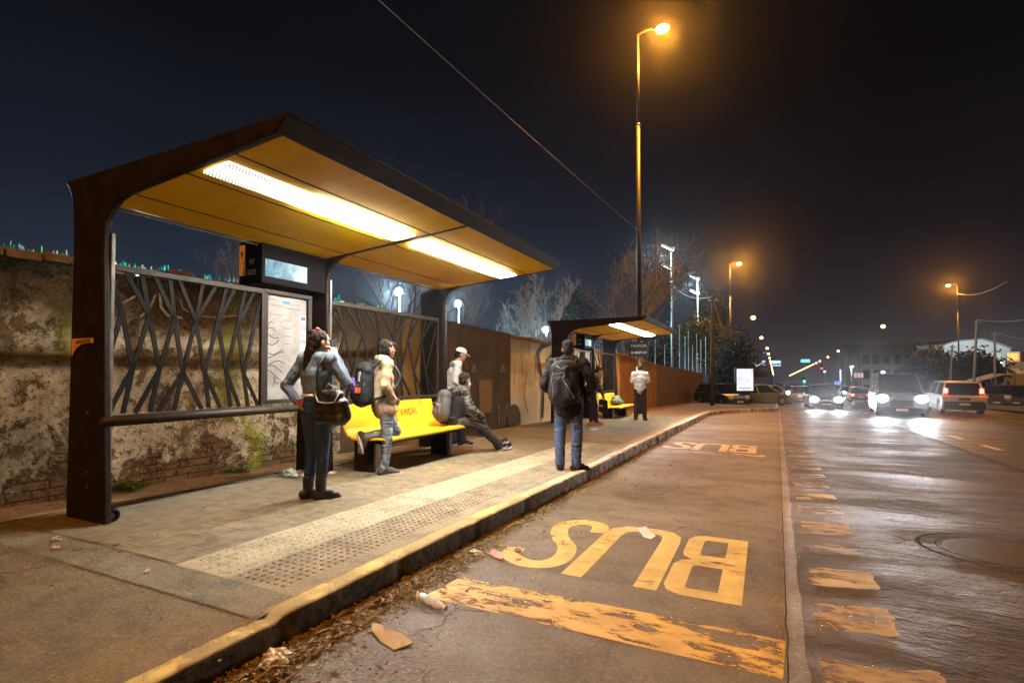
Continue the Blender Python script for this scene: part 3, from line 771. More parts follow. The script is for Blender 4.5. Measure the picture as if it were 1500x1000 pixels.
m_yel = plain('yellow_sticker', (.62, .36, .05), .5, 0, .15)
m_ink = plain('black_ink', (.012, .010, .010), .6)
k = NT('screen_glow'); X3 = k.xyz()
n1 = k.noise(16, 6, .7); n2 = k.noise(60, 3, .7)
yr = k.n('MapRange'); k.put(yr.inputs[0], X3[1]); yr.inputs[1].default_value = 1.75; yr.inputs[2].default_value = 2.0
mot = k.math('ADD', k.math('MULTIPLY', k.step(n1, .3, .7), .7), k.math('MULTIPLY', n2, .6))
c = k.mix(k.step(mot, .25, .95), (.055, .15, .23), (.42, .68, .78))
c = k.mix(k.math('MULTIPLY', yr.outputs[0], k.step(k.noise(5, 3), .3, .5)), c, (.85, 1.0, 1.0))
e = k.n('Emission'); k.put(e.inputs[0], c); e.inputs[1].default_value = .85
m_screen = k.end(e.outputs[0])
k = NT('route_poster'); X3 = k.xyz()
c = k.mix(k.step(k.noise(5, 6, .65), .3, .7), (.17, .155, .14), (.29, .275, .26))
c = k.mix(k.math('MULTIPLY', k.step(k.noise(1, 4, .6, k.scale((1, 22, 3))), .56, .7), .4), c, (.20, .16, .13))
m_poster = k.end(k.pbr(c, .35, 0, None, .5))

def make_shelter():
    t = thing('bus_shelter', 'nearer bus shelter with yellow soffit, perforated ceiling light and lattice back panels', 'bus shelter', (-5.15, 2.40, .15), 0, 'bus shelters along the pavement')
    for y in FY:
        m = MB(); m.prism(FR, lambda u, v, kk, y=y: (u, y + (.055 if kk else 0), v)); f = m.build('frame', m_steel, t, bevel=.012)
        m = MB(); m.box(.185, .236, y + .056, y + .085, 0, 2.42); m.build('edge_strip', m_edge, f, bevel=.004)
        if y == 0:
            for zz in (.30, .42, .92):
                m = MB(); m.lathe([(.011, 0), (.011, .005), (.006, .009)], (.06 - zz * .02, -.001, zz), 10, Euler((PI / 2, 0, 0)).to_matrix()); m.build('bolt', m_edge, f)
    for a, b in ((0, 1), (1, 2)):
        y0, y1 = FY[a] + .057, FY[b] - .002
        cpoly = [(.16, soff_z(.16) + .045), (2.25, soff_z(2.25) + .045), (2.262, 2.875), (2.325, 2.938), (.0, 2.925), (.10, 2.74)]
        m = MB(); m.prism(cpoly, lambda u, v, kk: (u, y1 if kk else y0, v)); cp = m.build('canopy', m_steel, t, bevel=.004)
        for x0, x1 in ((.172, .540), (.558, 1.215), (1.233, 1.767), (1.785, 2.235)):
            m = MB(); m.add([(x, y, soff_z(x) + zz) for zz in (0, .013) for y in (y0 + .006, y1 - .006) for x in (x0, x1)], [(0, 2, 3, 1), (4, 5, 7, 6), (0, 1, 5, 4), (2, 6, 7, 3), (0, 4, 6, 2), (1, 3, 7, 5)])
            m.build('soffit_panel', m_soff, cp, bevel=.003)
        for xs in (.549, 1.224, 1.776):
            m = MB(); m.add([(x, y, soff_z(x) + zz) for zz in (-.0012, .010) for y in (y0 + .004, y1 - .004) for x in (xs - .0085, xs + .0085)], [(0, 2, 3, 1), (4, 5, 7, 6), (0, 1, 5, 4), (2, 6, 7, 3), (0, 4, 6, 2), (1, 3, 7, 5)])
            m.build('seam_strip', m_seam, cp)
        ya, yb = (y0 + .04, y1 - .09) if a == 0 else (y0 + .12, y1 - .10)
        m = MB(); m.add([(x, y, soff_z(x) + zz) for zz in (-.020, -.0005) for y in (ya, yb) for x in (1.362, 1.648)], [(0, 2, 3, 1), (4, 5, 7, 6), (0, 1, 5, 4), (2, 6, 7, 3), (0, 4, 6, 2), (1, 3, 7, 5)])
        lt = m.build('ceiling_light', m_perf if a == 0 else m_diff, cp)
        m = MB(); m.prism([(2.24, 2.846), (2.252, 2.842), (2.352, 2.94), (2.352, 2.966), (2.30, 2.966), (2.30, 2.945), (2.335, 2.942)], lambda u, v, kk: (u, y1 + .05 if kk else y0 - .05, v)); m.build('fascia', m_steel, t, bevel=.004)
        m = MB(); m.tube([(.150, y0, 2.652), (.150, y1, 2.652)], .009, 8); m.build('back_rail', m_edge, t)
        # lattice
        L = MB(); s = 1.0 if a == 0 else 1.55; ob = y0 - .057 if a == 0 else FY[a] + .10
        for (ya_, za), (yb2, zb2) in LAT: L.bar((.20, ob + ya_ * s, za), (.20, ob + yb2 * s, zb2), .038, .012, (1, 0, 0))
        L.build('lattice', m_steel2, t)
        ye = ob + 1.555 * s
        m = MB(); m.box(.18, .225, y0, ye, 2.115, 2.165); m.box(.18, .225, y0, ye, .85, .893); m.box(.18, .225, ye - .03, ye, .893, 2.115); m.box(.18, .225, y0, y0 + .02, .893, 2.115); m.build('lattice_frame', m_frame, t, bevel=.004)
        if a == 0:
            m = MB(); m.tube([(.265, y0 - .06, .845), (.265, y1 + .05, .845)], .042, 14); m.build('leaning_rail', m_frame, t, True)
            z0, z1 = .905, 2.175; yl, yr_ = ye + .006, ye + .68
            m = MB(); m.box(.15, .215, yl, yr_, z0, z0 + .045); m.box(.15, .215, yl, yr_, z1 - .045, z1); m.box(.15, .215, yl, yl + .055, z0 + .045, z1 - .045); m.box(.15, .215, yr_ - .055, yr_, z0 + .045, z1 - .045)
            m.box(.15, .17, yl + .055, yr_ - .055, z0 + .045, z1 - .045)
            fr = m.build('poster_case', m_frame, t, bevel=.005)
            m = MB(); m.box(.172, .178, yl + .056, yr_ - .056, z0 + .046, z1 - .046); po = m.build('poster', m_poster, fr)
            yw = lambda f: yl + .056 + f * (.68 - .112); zw = lambda f: z1 - .046 - f * (z1 - z0 - .092)
            on = lambda off: (lambda y, z: (.178 + off, y, z))
            m = MB(); rr = random.Random(3)
            for fz, a0, a1, th in ((.045, .03, .22, .016), (.10, .10, .42, .016), (.115, .45, .85, .014), (.19, .08, .38, .012), (.075, .55, .82, .008)):
                f0 = a0
                while f0 < a1:
                    f1 = min(a1, f0 + rr.uniform(.02, .06)); m.strip([(yw(f0), zw(fz)), (yw(f1 - .008), zw(fz))], th, on(.0012)); f0 = f1
            for i in range(4):
                cz = .235 + i * .077; cy = .33
                m.strip([(yw(cy) + .030 * math.cos(q), zw(cz) + .030 * math.sin(q)) for q in np.linspace(0, 2 * PI, 16)], .005, on(.0012))
                for f0, f1 in ((.42, .60), (.14, .24)): m.strip([(yw(f0), zw(cz)), (yw(f1), zw(cz))], .007, on(.0012))
            for i in range(30):
                f0, fz = rr.uniform(.08, .72), rr.uniform(.55, .95); m.strip([(yw(f0), zw(fz)), (yw(f0 + rr.uniform(.03, .12)), zw(fz))], .005, on(.0012))
            m.build('lettering', plain('faded_print', (.13, .11, .10), .5), po)
            m = MB(); m.strip([(yw(.38), zw(.062)), (yw(.56), zw(.062))], .034, on(.002)); m.build('blue_label', plain('blue_print', (.03, .16, .50), .4), po)
            for fz, hh in ((.215, .10), (.365, .10), (.49, .09), (.60, .07)):
                m = MB(); m.strip([(yw(.83), zw(fz)), (yw(.97), zw(fz))], hh, on(.0014)); m.build('route_sign', plain('white_print', (.62, .60, .60), .4), po)
            m = MB(); m.strip([(yw(.84), zw(.20)), (yw(.96), zw(.20))], .05, on(.0022)); m.build('route_symbol', plain('purple_print', (.10, .07, .20), .4), po)
            m = MB(); m.strip([(yw(.90), zw(.33)), (yw(.90), zw(.39))], .022, on(.0022)); m.build('route_symbol', plain('purple_print', (.10, .07, .20), .4), po)
            m = MB()
            for i, (f0, fz, L_) in enumerate(((.02, .33, .12), (.03, .37, .17), (.0, .42, .24), (.02, .47, .24), (.05, .53, .30), (.04, .57, .34), (.06, .66, .33), (.02, .71, .33), (.04, .76, .28), (.16, .80, .12))):
                pts = [(yw(f0) + L_ * .64 * q, zw(fz) + .045 * math.sin(q * 3.0 + i) + (.06 if i < 4 else -.02) * q) for q in np.linspace(0, 1, 9)]
                m.strip(pts, .012, on(.003 + .0006 * i))
            m.strip([(yw(.22), zw(.78)), (yw(.19), zw(.83)), (yw(.17), zw(.87))], .012, on(.0095))
            m.build('graffiti', plain('black_marker', (.06, .05, .05), .5), po)
            # passenger display hanging above
            m = MB(); m.box(-.15, .222, 1.52, 2.44, 2.235, 2.712); dh = m.build('display_housing', plain('black_display_case', (.006, .005, .006), .7, 0, .2, 10, 0, .08), t, bevel=.012)
            m = MB(); m.box(.2235, .227, 1.56, 2.14, 2.315, 2.505); m.build('screen', m_screen, dh)
            m = MB(); m.box(-.135, -.05, 1.513, 1.519, 2.33, 2.67); m.build('route_sticker', m_yel, dh)
            MT = Matrix.Translation((-.092, 1.509, 2.56)) @ Euler((PI / 2, 0, 0)).to_matrix().to_4x4()
            put_text('lettering', '9', .10, m_ink, dh, MT)
            MT = Matrix.Translation((.06, 1.517, 2.47)) @ Euler((PI / 2, 0, 0)).to_matrix().to_4x4()
            mwt = plain('grey_lettering', (.22, .19, .16), .5)
            put_text('lettering', '97', .09, mwt, dh, MT)
            m = MB(); 
            for q in range(3): m.box(-.01, .13, 1.514, 1.5185, 2.375 - q * .022, 2.386 - q * .022)
            m.build('lettering', mwt, dh)
        # small sticker with the lettering on the first post
    m = MB(); m.prism([(-.20, 1.54), (.135, 1.54), (.135, 1.497), (.06, 1.502), (-.05, 1.49), (-.12, 1.465), (-.17, 1.425), (-.20, 1.39)], lambda u, v, kk: (u, -.0145 if kk else -.012, v)); stk = m.build('sticker', m_yel, t)
    MT = Matrix.Translation((-.022, -.0155, 1.513)) @ Euler((PI / 2, 0, 0)).to_matrix().to_4x4() @ Matrix.Rotation(.07, 4, 'Z')
    put_text('lettering', 'ARGELIAGA', .043, m_ink, stk, MT)
    return t
sh1 = make_shelter()
sh2 = dup(sh1, 'farther bus shelter with yellow soffit and two plain lit ceiling lights', (-5.05, 13.45, -.10))
for o in sh2.children_recursive:
    if o.name.startswith('ceiling_light'):
        o.data = o.data.copy(); o.data.materials.clear(); o.data.materials.append(m_diff)

# ------------------------------------------------------------------ benches
k = NT('yellow_bench_plastic')
nz = k.noise(2.2, 6, .6); sm = k.noise(30, 5, .7)
c = k.mix(k.step(nz, .3, .7), (.74, .40, .012), (.84, .49, .020))
c = k.mix(k.math('MULTIPLY', k.step(sm, .58, .70), .6), c, (.30, .14, .02))
c = k.mix(k.math('MULTIPLY', k.step(k.noise(1, 6, .75, k.scale((6, 1.2, 6))), .58, .70), .45), c, (.42, .22, .03))
m_bench = k.end(k.pbr(c, .36, 0, k.bump(k.noise(4, 3), .1, .01), .5))
def make_bench():
    t = thing('bench', 'yellow moulded bench with red graffiti on its back in the nearer shelter', 'bench', (-4.55, 5.06, .15), 0, 'yellow shelter benches')
    top = [(.385, .395), (.390, .425), (.375, .446), (.34, .452), (.15, .438), (-.03, .425), (-.13, .432), (-.20, .465), (-.245, .53), (-.29, .68), (-.33, .835)]
    nrm = []
    pts = [V(p) for p in top]
    for i in range(len(pts)):
        d = (pts[min(i + 1, len(pts) - 1)] - pts[max(0, i - 1)]).normalized(); nrm.append(V((d.y, -d.x)))
    bot = [p - n_ * .028 * (1 if i > 1 else .6) for i, (p, n_) in enumerate(zip(pts, nrm))]
    bot = [(p.x, p.y) for p in bot]
    poly = top + [tuple(b) for b in reversed(bot)]
    m = MB(); m.prism(poly, lambda u, v, kk: (u, 2.02 if kk else 0, v)); sh = m.build('seat_shell', m_bench, t, bevel=.007)
    for y in (.10, 1.80):
        m = MB(); m.box(-.19, .10, y, y + .14, -.02, .405); m.build('support_panel', m_steel, t, bevel=.006)
        m = MB(); m.box(.118, .150, y + .02, y + .09, -.02, .405); m.build('leg', m_edge, t, bevel=.004)
    m = MB(); m.box(-.05, .30, .12, 1.92, .355, .395); m.build('beam', m_steel2, t, bevel=.005)
    return t, sh
bench, bshell = make_bench()
bench2 = dup(bench, 'yellow moulded bench with a striped bundle on it in the farther shelter', (-4.45, 16.11, -.12))
m_red = plain('red_marker', (.30, .025, .008), .5)
m = MB()
def bk(u, v):                                   # u along the bench, v up the back
    f = min(1, max(0, (v - .53) / (.835 - .53))); return (-.245 - .085 * f + .0015, u, v)
GL = [[(0, 0), (.0, .10), (.045, .095), (.05, .06), (.0, .05)], [(.075, .0), (.095, .09), (.115, .0)], [(.082, .035), (.11, .035)], [(.14, 0), (.145, .08), (.165, .03), (.185, .08), (.19, 0)], [(.25, .07), (.22, .075), (.21, .03), (.225, .0), (.255, .01)], [(.28, .0), (.28, .085)], [(.28, .04), (.315, .04)], [(.315, .0), (.32, .085)], [(.35, 0), (.35, .07)], [(.43, .18), (.46, .15), (.45, .10)], [(-.05, .10), (-.03, .02), (.0, -.06)]]
for i, s in enumerate(GL): m.strip([(1.06 + a * 1.35, .62 + b * 1.2) for a, b in s], .015, lambda u, v, i=i: (bk(u, v)[0] + .0004 * i, u, v))
m.build('graffiti', m_red, bshell)

# ------------------------------------------------------------------ street lamps
m_pole = plain('lamp_pole_paint', (.028, .024, .022), .5, .2, .3, 3)
m_head = plain('lamp_head_cast', (.10, .09, .08), .45, .3)
def bulb_glare(name, core, rim, s0, s1):  # bright core and orange rim paint the lamp's glare into the emission
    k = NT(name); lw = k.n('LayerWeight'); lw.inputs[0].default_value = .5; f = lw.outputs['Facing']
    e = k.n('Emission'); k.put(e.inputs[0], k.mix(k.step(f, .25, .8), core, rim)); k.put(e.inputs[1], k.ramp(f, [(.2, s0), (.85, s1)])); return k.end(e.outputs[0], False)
m_bulb = bulb_glare('sodium_bulb_glare', (1.0, .62, .24), (1.0, .32, .035), 24.0, 2.2)
m_far_glare = bulb_glare('far_sodium_glare', (1.0, .60, .20), (1.0, .30, .03), 12.0, 1.3)
def make_lamp(H=14.2):
    t = thing('street_lamp', 'tallest sodium street lamp beside the farther shelter', 'street lamp', (-4.15, 19.4, G(19.4) + .13), 0, 'sodium street lamps')
    m = MB(); m.tube([(0, 0, -.1), (0, 0, 2.2)], [.115, .115], 14); m.tube([(0, 0, 2.2), (0, 0, H * .76)], [.095, .075], 14); m.tube([(0, 0, H * .76), (0, 0, H)], [.055, .04], 12); m.lathe([(.095, 0), (.095, .05), (.055, .10)], (0, 0, H * .76 - .06), 12)
    m.build('pole', m_pole, t, True)
    m = MB(); m.tube([(0, 0, H - .05), (.12, 0, H + .02), (.35, 0, H + .06), (.62, 0, H + .07)], .03, 8); m.build('arm', m_pole, t, True)
    M = Matrix.Translation((.88, 0, H + .04))
    m = MB(); m.ball((.86, 0, H + .06), (.34, .15, .095), 14, 8); h = m.build('lamp_head', m_head, t, True)
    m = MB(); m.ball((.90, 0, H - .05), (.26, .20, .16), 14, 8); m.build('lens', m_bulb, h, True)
    return t
lmp = make_lamp()
HL = 14.2
LAMP_W = 11500.0
def lamp_light(o, rz=0, w=LAMP_W):
    lamp('lamp_light', 'POINT', w, SODIUM, (.90, 0, HL - .22), o, .12)
lamp_light(lmp)
def far_lamp(x, y, side, label, light=True, far=False):
    o = copy_tree(lmp); o['label'] = label
    o.location = (x, y, G(y) + .12); o.rotation_euler = (0, 0, 0 if side > 0 else PI)
    for ch in list(o.children_recursive):
        if ch.type == 'LIGHT':
            if light:
                ch.data = ch.data.copy()
                if side < 0: ch.data.energy *= .55
            else: bpy.data.objects.remove(ch)
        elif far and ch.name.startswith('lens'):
            ch.data = m_glare_lens
    return o
_m = MB(); _m.ball((.90, 0, HL - .16), (.46, .46, .40), 14, 8); m_glare_lens = _m.mesh('lens', True); m_glare_lens.materials.append(m_far_glare)  # far lens oversized so that it stands in for the lamp's glare
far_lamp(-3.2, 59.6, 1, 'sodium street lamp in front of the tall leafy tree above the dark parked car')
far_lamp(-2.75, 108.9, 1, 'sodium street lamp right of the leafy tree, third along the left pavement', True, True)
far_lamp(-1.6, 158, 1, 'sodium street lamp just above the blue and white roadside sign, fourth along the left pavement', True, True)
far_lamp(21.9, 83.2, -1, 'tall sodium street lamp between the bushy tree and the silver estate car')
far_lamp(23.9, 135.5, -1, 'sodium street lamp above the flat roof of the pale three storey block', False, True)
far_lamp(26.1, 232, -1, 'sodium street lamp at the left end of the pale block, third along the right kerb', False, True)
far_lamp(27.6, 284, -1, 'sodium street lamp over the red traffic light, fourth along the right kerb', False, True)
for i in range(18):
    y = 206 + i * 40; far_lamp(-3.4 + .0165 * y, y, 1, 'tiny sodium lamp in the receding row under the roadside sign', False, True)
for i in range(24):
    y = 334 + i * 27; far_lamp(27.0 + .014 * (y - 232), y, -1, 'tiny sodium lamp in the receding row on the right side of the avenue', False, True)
far_lamp(-4.3, -13, 1, 'sodium street lamp on the pavement behind the viewer')
far_lamp(21.5, 33, -1, 'sodium street lamp on the far pavement outside the picture to the right')

# flag sign on the near lamp's pole
t = thing('bus_stop_sign', 'dark bus stop flag with white lettering on the tall lamp pole', 'sign', (-4.15, 19.4, G(19.4) + .13))
m = MB(); m.box(-.36, .36, -.16, -.12, 2.14, 2.66); pn = m.build('panel', plain('black_sign_face', (.008, .007, .008), .6, 0, .2, 10, 0, .2), t, bevel=.01)
m = MB(); m.box(-.10, .10, -.14, -.121, 1.25, 1.75); m.build('notice', plain('white_print', (.62, .60, .60), .4), t)
MT = Matrix.Translation((.0, -.163, 2.52)) @ Euler((PI / 2, 0, 0)).to_matrix().to_4x4(); put_text('lettering', 'PARADA', .15, plain('grey_lettering', (.22, .19, .16), .5), pn, MT)
MT = Matrix.Translation((.0, -.163, 2.27)) @ Euler((PI / 2, 0, 0)).to_matrix().to_4x4(); put_text('lettering', '21 28 57 117', .105, plain('white_print', (.62, .60, .60), .4), pn, MT)
# ------------------------------------------------------------------ overhead cables
def cable(label, p0, p1, sag, r, mat, n=24, cat='cable'):
    p0, p1 = V(p0), V(p1); m = MB()
    m.tube([p0.lerp(p1, f) - V((0, 0, sag * 4 * f * (1 - f))) for f in np.linspace(0, 1, n + 1)], r, 5)
    return tag(m.build('overhead_cable', mat, None, True), label, cat, 'overhead cables')
m_cab = plain('cable_rubber', (.075, .072, .075), .6)
pt = at(540, -30, 8.2)
dd = (pt - V((-4.15, 19.4, 6.65))).normalized()
cable("thin overhead cable running from the top of the picture to the tall lamp pole", pt + dd * 12, (-4.15, 19.4, 6.65), .18, .008, m_cab)
# ------------------------------------------------------------------ trees
m_bark = plain('pale_bark', (.20, .19, .17), .95, 0, .35, 5, .6)
m_bark2 = plain('dark_bark', (.12, .105, .09), .95, 0, .35, 5, .6)
def leaf_mat(name, a, b):
    k = NT(name); oi = k.n('NewGeometry')
    c = k.mix(k.step(k.noise(.9, 4), .3, .7), a, b)
    d = k.n('BsdfTranslucent'); k.put(d.inputs[0], b); p = k.pbr(c, .6, 0, None, .3)
    mx = k.n('MixShader'); mx.inputs[0].default_value = .3; k.put(mx.inputs[1], p); k.put(mx.inputs[2], d.outputs[0])
    return k.end(mx.outputs[0])
m_leaf = leaf_mat('street_leaves', (.016, .018, .006), (.040, .042, .012))
m_leafd = leaf_mat('dark_leaves', (.006, .009, .008), (.016, .022, .016))
m_leafy = leaf_mat('dry_leaves', (.035, .036, .02), (.065, .065, .04))
def skeleton(rng, H, spread, lean=(0, 0), levels=4, trunk_r=.16, nb=(7, 6, 5, 4), up=.25, first=.3, twig=.006):
    """tapered trunk and limbs; returns (trunk tubes, branch tubes, tips)"""
    trunk, br, tips = [], [], []
    def limb(p, d, L, r, lev, out):
        n = 5 if lev < 2 else (4 if lev == 2 else 3)
        pts = [p.copy()]; q = p.copy(); dd = d.copy()
        for i in range(n):
            dd = (dd + V((rng.gauss(0, .16), rng.gauss(0, .16), rng.gauss(0, .10) + (up if lev else .05) * .5))).normalized()
            q = q + dd * (L / n); pts.append(q.copy())
        rs = [max(twig * .6, r * (1 - .75 * i / n)) for i in range(n + 1)]
        out.append((pts, rs, 10 if lev == 0 else 6 if lev == 1 else 4 if lev == 2 else 3))
        if lev >= levels: tips.append(q); return
        k_ = nb[lev]
        for i in range(k_):
            f = (first if lev == 0 else .25) + (1 - (first if lev == 0 else .25)) * (i + rng.random()) / k_
            j = min(n - 1, int(f * n)); b = pts[j].lerp(pts[j + 1], f * n - j)
            axis = (pts[j + 1] - pts[j]).normalized(); a = rng.uniform(0, 2 * PI)
            o = axis.orthogonal().normalized(); o = Matrix.Rotation(a, 3, axis) @ o
            ang = rng.uniform(.5, 1.05)
            nd = axis * math.cos(ang) + o * math.sin(ang)
            nd = V((nd.x, nd.y, nd.z * 1.0 + up)).normalized()
            limb(b, nd, L * rng.uniform(.42, .66) * (spread if lev == 0 else 1) * (1.1 - .35 * f), max(twig, r * (1 - .7 * f) * .62), lev + 1, br)
        if lev > 0: tips.append(q)
    limb(V((0, 0, -.2)), V((lean[0], lean[1], 1)).normalized(), H * .78, trunk_r, 0, trunk)
    return trunk, br, tips
def tree(name, label, loc, H, seed, spread=1.0, levels=4, bark=None, leaves=None, nleaf=0, lsize=.2, group=None, lscat=.5, **kw):
    rng = random.Random(seed); t = thing(name, label, 'tree', loc, rng.uniform(0, 6), group)
    tr, br, tips = skeleton(rng, H, spread, levels=levels, **kw)
    m = MB()
    for p, r, n in tr: m.tube(p, r, n, cap=False)
    m.build('trunk', bark or m_bark, t, True)
    m = MB()
    for p, r, n in br: m.tube(p, r, n, cap=False)
    m.build('branches', bark or m_bark, t, True)
    if nleaf:
        m = MB(); rn = np.random.default_rng(seed)
        for i in range(nleaf):
            c = tips[rng.randrange(len(tips))] + V(rn.normal(0, lscat, 3))
            if c.z < .8: continue
            a = V(rn.normal(0, 1, 3)).normalized(); b = a.orthogonal().normalized(); s = lsize * rng.uniform(.5, 1.2)
            m.add([c - a * s, c + b * s * .45, c + a * s, c - b * s * .45], [(0, 1, 2, 3)])
        m.build('crown', leaves, t)
    return t
def onground(px, py, depth, dz=0):
    p = at(px, py, depth); return (p.x, p.y, G(p.y) + dz)
tree('bare_tree', 'pale floodlit bare tree behind the grey wall, left of the bright floodlight', onground(772, 545, 40), 9.3, 5, 1.0, 4, m_bark, nb=(8, 6, 5, 5), twig=.016)
tree('bare_tree', 'large bare tree spreading over the farther shelter roof behind the tall lamp pole', onground(905, 545, 27), 8.2, 12, 1.25, 4, m_bark2, m_leafy, 2600, .07, lscat=.45, nb=(9, 6, 6, 5), twig=.009, trunk_r=.2)
tree('bare_tree', 'dark bare tree seen under the soffit between the second and third shelter posts', onground(612, 545, 17), 5.4, 23, 1.5, 4, m_bark2, nb=(8, 6, 5, 4), twig=.007, trunk_r=.12, first=.4)
tree('bare_tree', 'crooked bare branches just right of the third shelter post', onground(664, 545, 24), 5.2, 31, 1.3, 3, m_bark2, nb=(7, 6, 5, 4), twig=.010, trunk_r=.12)
tree('bare_tree', 'small dark bare tree beyond the wall behind the bus display', onground(345, 545, 22), 5.6, 44, 1.3, 4, m_bark2, nb=(8, 6, 5, 4), twig=.009, trunk_r=.1)
tree('evergreen_tree', 'dark blue evergreen tree beyond the wall, right of the bright floodlight', onground(834, 545, 78), 14.2, 9, .8, 3, m_bark2, m_leafd, 5200, .30, lscat=.65, nb=(13, 7, 5, 4))
tree('bare_tree', 'thin bare tree between the bright floodlight and the farther shelter post', onground(742, 545, 46), 7.0, 61, 1.2, 4, m_bark, nb=(8, 6, 5, 4), twig=.014)
tree('leafy_tree', 'tall leafy tree lit orange from above behind the dark parked car', onground(1074, 560, 50), 9.6, 17, .55, 3, m_bark2, m_leaf, 8000, .22, lscat=.6, nb=(11, 7, 5, 4), first=.22)
tree('leafy_tree', 'lower dark leafy tree left of the lit advertising panel', onground(1060, 560, 46), 4.8, 18, .7, 3, m_bark2, m_leafd, 7000, .22, lscat=.6, nb=(11, 7, 5, 4), first=.15)
tree('evergreen_tree', 'dark conical evergreen silhouette behind the utility pole', onground(1055, 560, 66), 13.6, 19, .55, 3, m_bark2, m_leafd, 6500, .30, lscat=.6, nb=(16, 6, 4, 3), first=.15)
tree('leafy_tree', 'broad dark tree behind the netting posts of the sports field', onground(975, 560, 66), 7.5, 20, 1.1, 3, m_bark2, m_leafd, 6500, .28, lscat=.7, nb=(11, 7, 5, 4), first=.2)
tree('leafy_tree', 'tall dark leafy tree just left of the second avenue lamp post', onground(1046, 560, 90), 9.6, 21, .8, 3, m_bark2, m_leaf, 5000, .36, lscat=.7, nb=(11, 7, 5, 4), first=.2)
tree('leafy_tree', 'dark rounded bushy tree in front of the white gabled shed', onground(1372, 575, 66), 5.6, 25, 1.0, 3, m_bark2, m_leafd, 9000, .30, lscat=.75, nb=(12, 7, 5, 4), first=.12)
tree('leafy_tree', 'lower bushy tree right of the bushy tree under the shed gable', onground(1412, 575, 62), 4.2, 26, 1.2, 3, m_bark2, m_leafd, 7000, .30, lscat=.75, nb=(11, 7, 5, 4), first=.12)

# ------------------------------------------------------------------ sports field: floodlights and netting posts
m_teal = plain('galvanised_post', (.24, .32, .31), .5, .5)
m_flood = glow('floodlight_lens', (.80, .97, 1.0), 55)
m_floods = glow('floodlight_strip', (.86, 1.0, .95), 9)
def mast(label, px, ytop, depth, power, style='disc', heads=1, aim=None):
    p = at(px, 545, depth); g0 = G(p.y); top = at(px, ytop, depth).z - g0
    t = thing('floodlight_mast', label, 'floodlight', (p.x, p.y, g0), 0, 'sports field floodlights')
    m = MB(); m.tube([(0, 0, 0), (0, 0, top)], [.13, .07], 10); m.build('pole', m_teal, t, True)
    if style == 'disc':
        m = MB(); m.cbox((0, .06, top + .1), (.62, .22, .50)); h = m.build('lamp_head', m_head, t, bevel=.03)
        m = MB()
        m.ball((0, -.16, top + .08), (.36, .16, .34), 16, 10)
        m.build('lens', m_flood, h, True)
        lamp('lamp_light', 'POINT', power, COOL, (0, -.75, top - .1), t, .25)
        if aim:
            d = V(aim) - V((p.x, p.y - .8, g0 + top))
            lamp('lamp_light', 'SPOT', 24000, COOL, (0, -.8, top), t, .3, d.to_track_quat('-Z', 'Y').to_euler(), R(26), .8)
    else:
        for i in range(heads):
            z = top - i * 1.75
            h = MB().cbox((-.35, 0, z), (1.0, .35, .12), 0, 0, .55).build('lamp_head', m_head, t, bevel=.02)
            MB().cbox((-.42, -.02, z - .09), (.95, .30, .04), 0, 0, .55).build('lens', m_floods, h)
            MB().cbox((.12, 0, z - .25), (.3, .3, .35)).build('control_box', plain('grey_box', (.2, .2, .2), .6), t, bevel=.02)
        lamp('lamp_light', 'POINT', power, COOL, (-.9, -.3, top - .9), t, .3)
    return t
mast('bright round floodlight glaring under the soffit between the second and third posts', 585, 428, 46, 9000)
mast('bright floodlight on a short pole above the cream wall, left of the farther shelter', 800, 484, 58, 7000)
mast('floodlight mast with two slanted strips, taller one right of the lamp pole', 985, 360, 46, 3000, 'strip', 2)
mast('floodlight mast with two slanted strips, lower one nearer the utility pole', 1023, 405, 62, 3000, 'strip', 2)
mast('twin headed floodlight on a pole just right of the third shelter post', 672, 446, 52, 3500)
mast('small teal floodlight under the farther shelter roof', 862, 508, 48, 2500)
mast('floodlight low behind the wall under the bus display', 440, 428, 30, 3600)
for px, yt in ((960, 497), (974, 505), (996, 478), (1004, 492), (1009, 484), (1015, 505), (1021, 488), (1027, 497), (1034, 492)):
    p = at(px, 545, 40 + (px % 7)); z0 = G(p.y)
    m = MB(); m.tube([(0, 0, 0), (0, 0, at(px, yt, 40 + (px % 7)).z - z0)], .035, 6)
    o = m.build('netting_post', m_teal, None, True, loc=(p.x, p.y, z0)); tag(o, 'thin galvanised netting post of the sports field above the long brown wall', 'post', 'netting posts of the sports field')

# dark utility pole and others
m_wood = plain('tarred_pole', (.045, .036, .028), .9, 0, .3, 6, .4)
m_greyp = plain('grey_pole', (.20, .21, .22), .7)
def upole(label, p0, ptop, r, mat, cross=False):
    t = thing('utility_pole', label, 'utility pole', tuple(p0), 0, 'utility poles')
    d = V(ptop) - V(p0); m = MB(); m.tube([V((0, 0, -.2)), d], [r, r * .7], 10); m.build('pole', mat, t, True)
    m = MB()
    for q in (-.12, .12): m.lathe([(.03, 0), (.06, .03), (.03, .08), (.05, .11), (.02, .15)], d + V((q * 1.6, 0, -.25)), 8)
    m.bar(d + V((-.3, 0, -.25)), d + V((.3, 0, -.25)), .06, .06); m.build('insulator', m_greyp, t)
    return d + V(p0)
u1 = upole('dark tarred utility pole in front of the parked dark car', onground(1043, 592, 31, .1), at(1044, 434, 31), .13, m_wood)
u2 = upole('leaning grey utility pole right of the silver estate car', onground(1425, 596, 46, .1), at(1431, 468, 46), .12, m_greyp)
u3 = upole('grey utility pole with insulators above the parked dark red car', onground(1458, 590, 52, .1), at(1457, 486, 52), .12, m_greyp)
u4 = upole('pale short pole left of the tall lamp pole in front of the shed', onground(1390, 590, 60, .1), at(1395, 505, 60), .12, m_greyp)
m_cab2 = plain('lit_cable', (.30, .26, .20), .6)
lampR = V((21.9, 83.2, G(83.2) + 13.2))
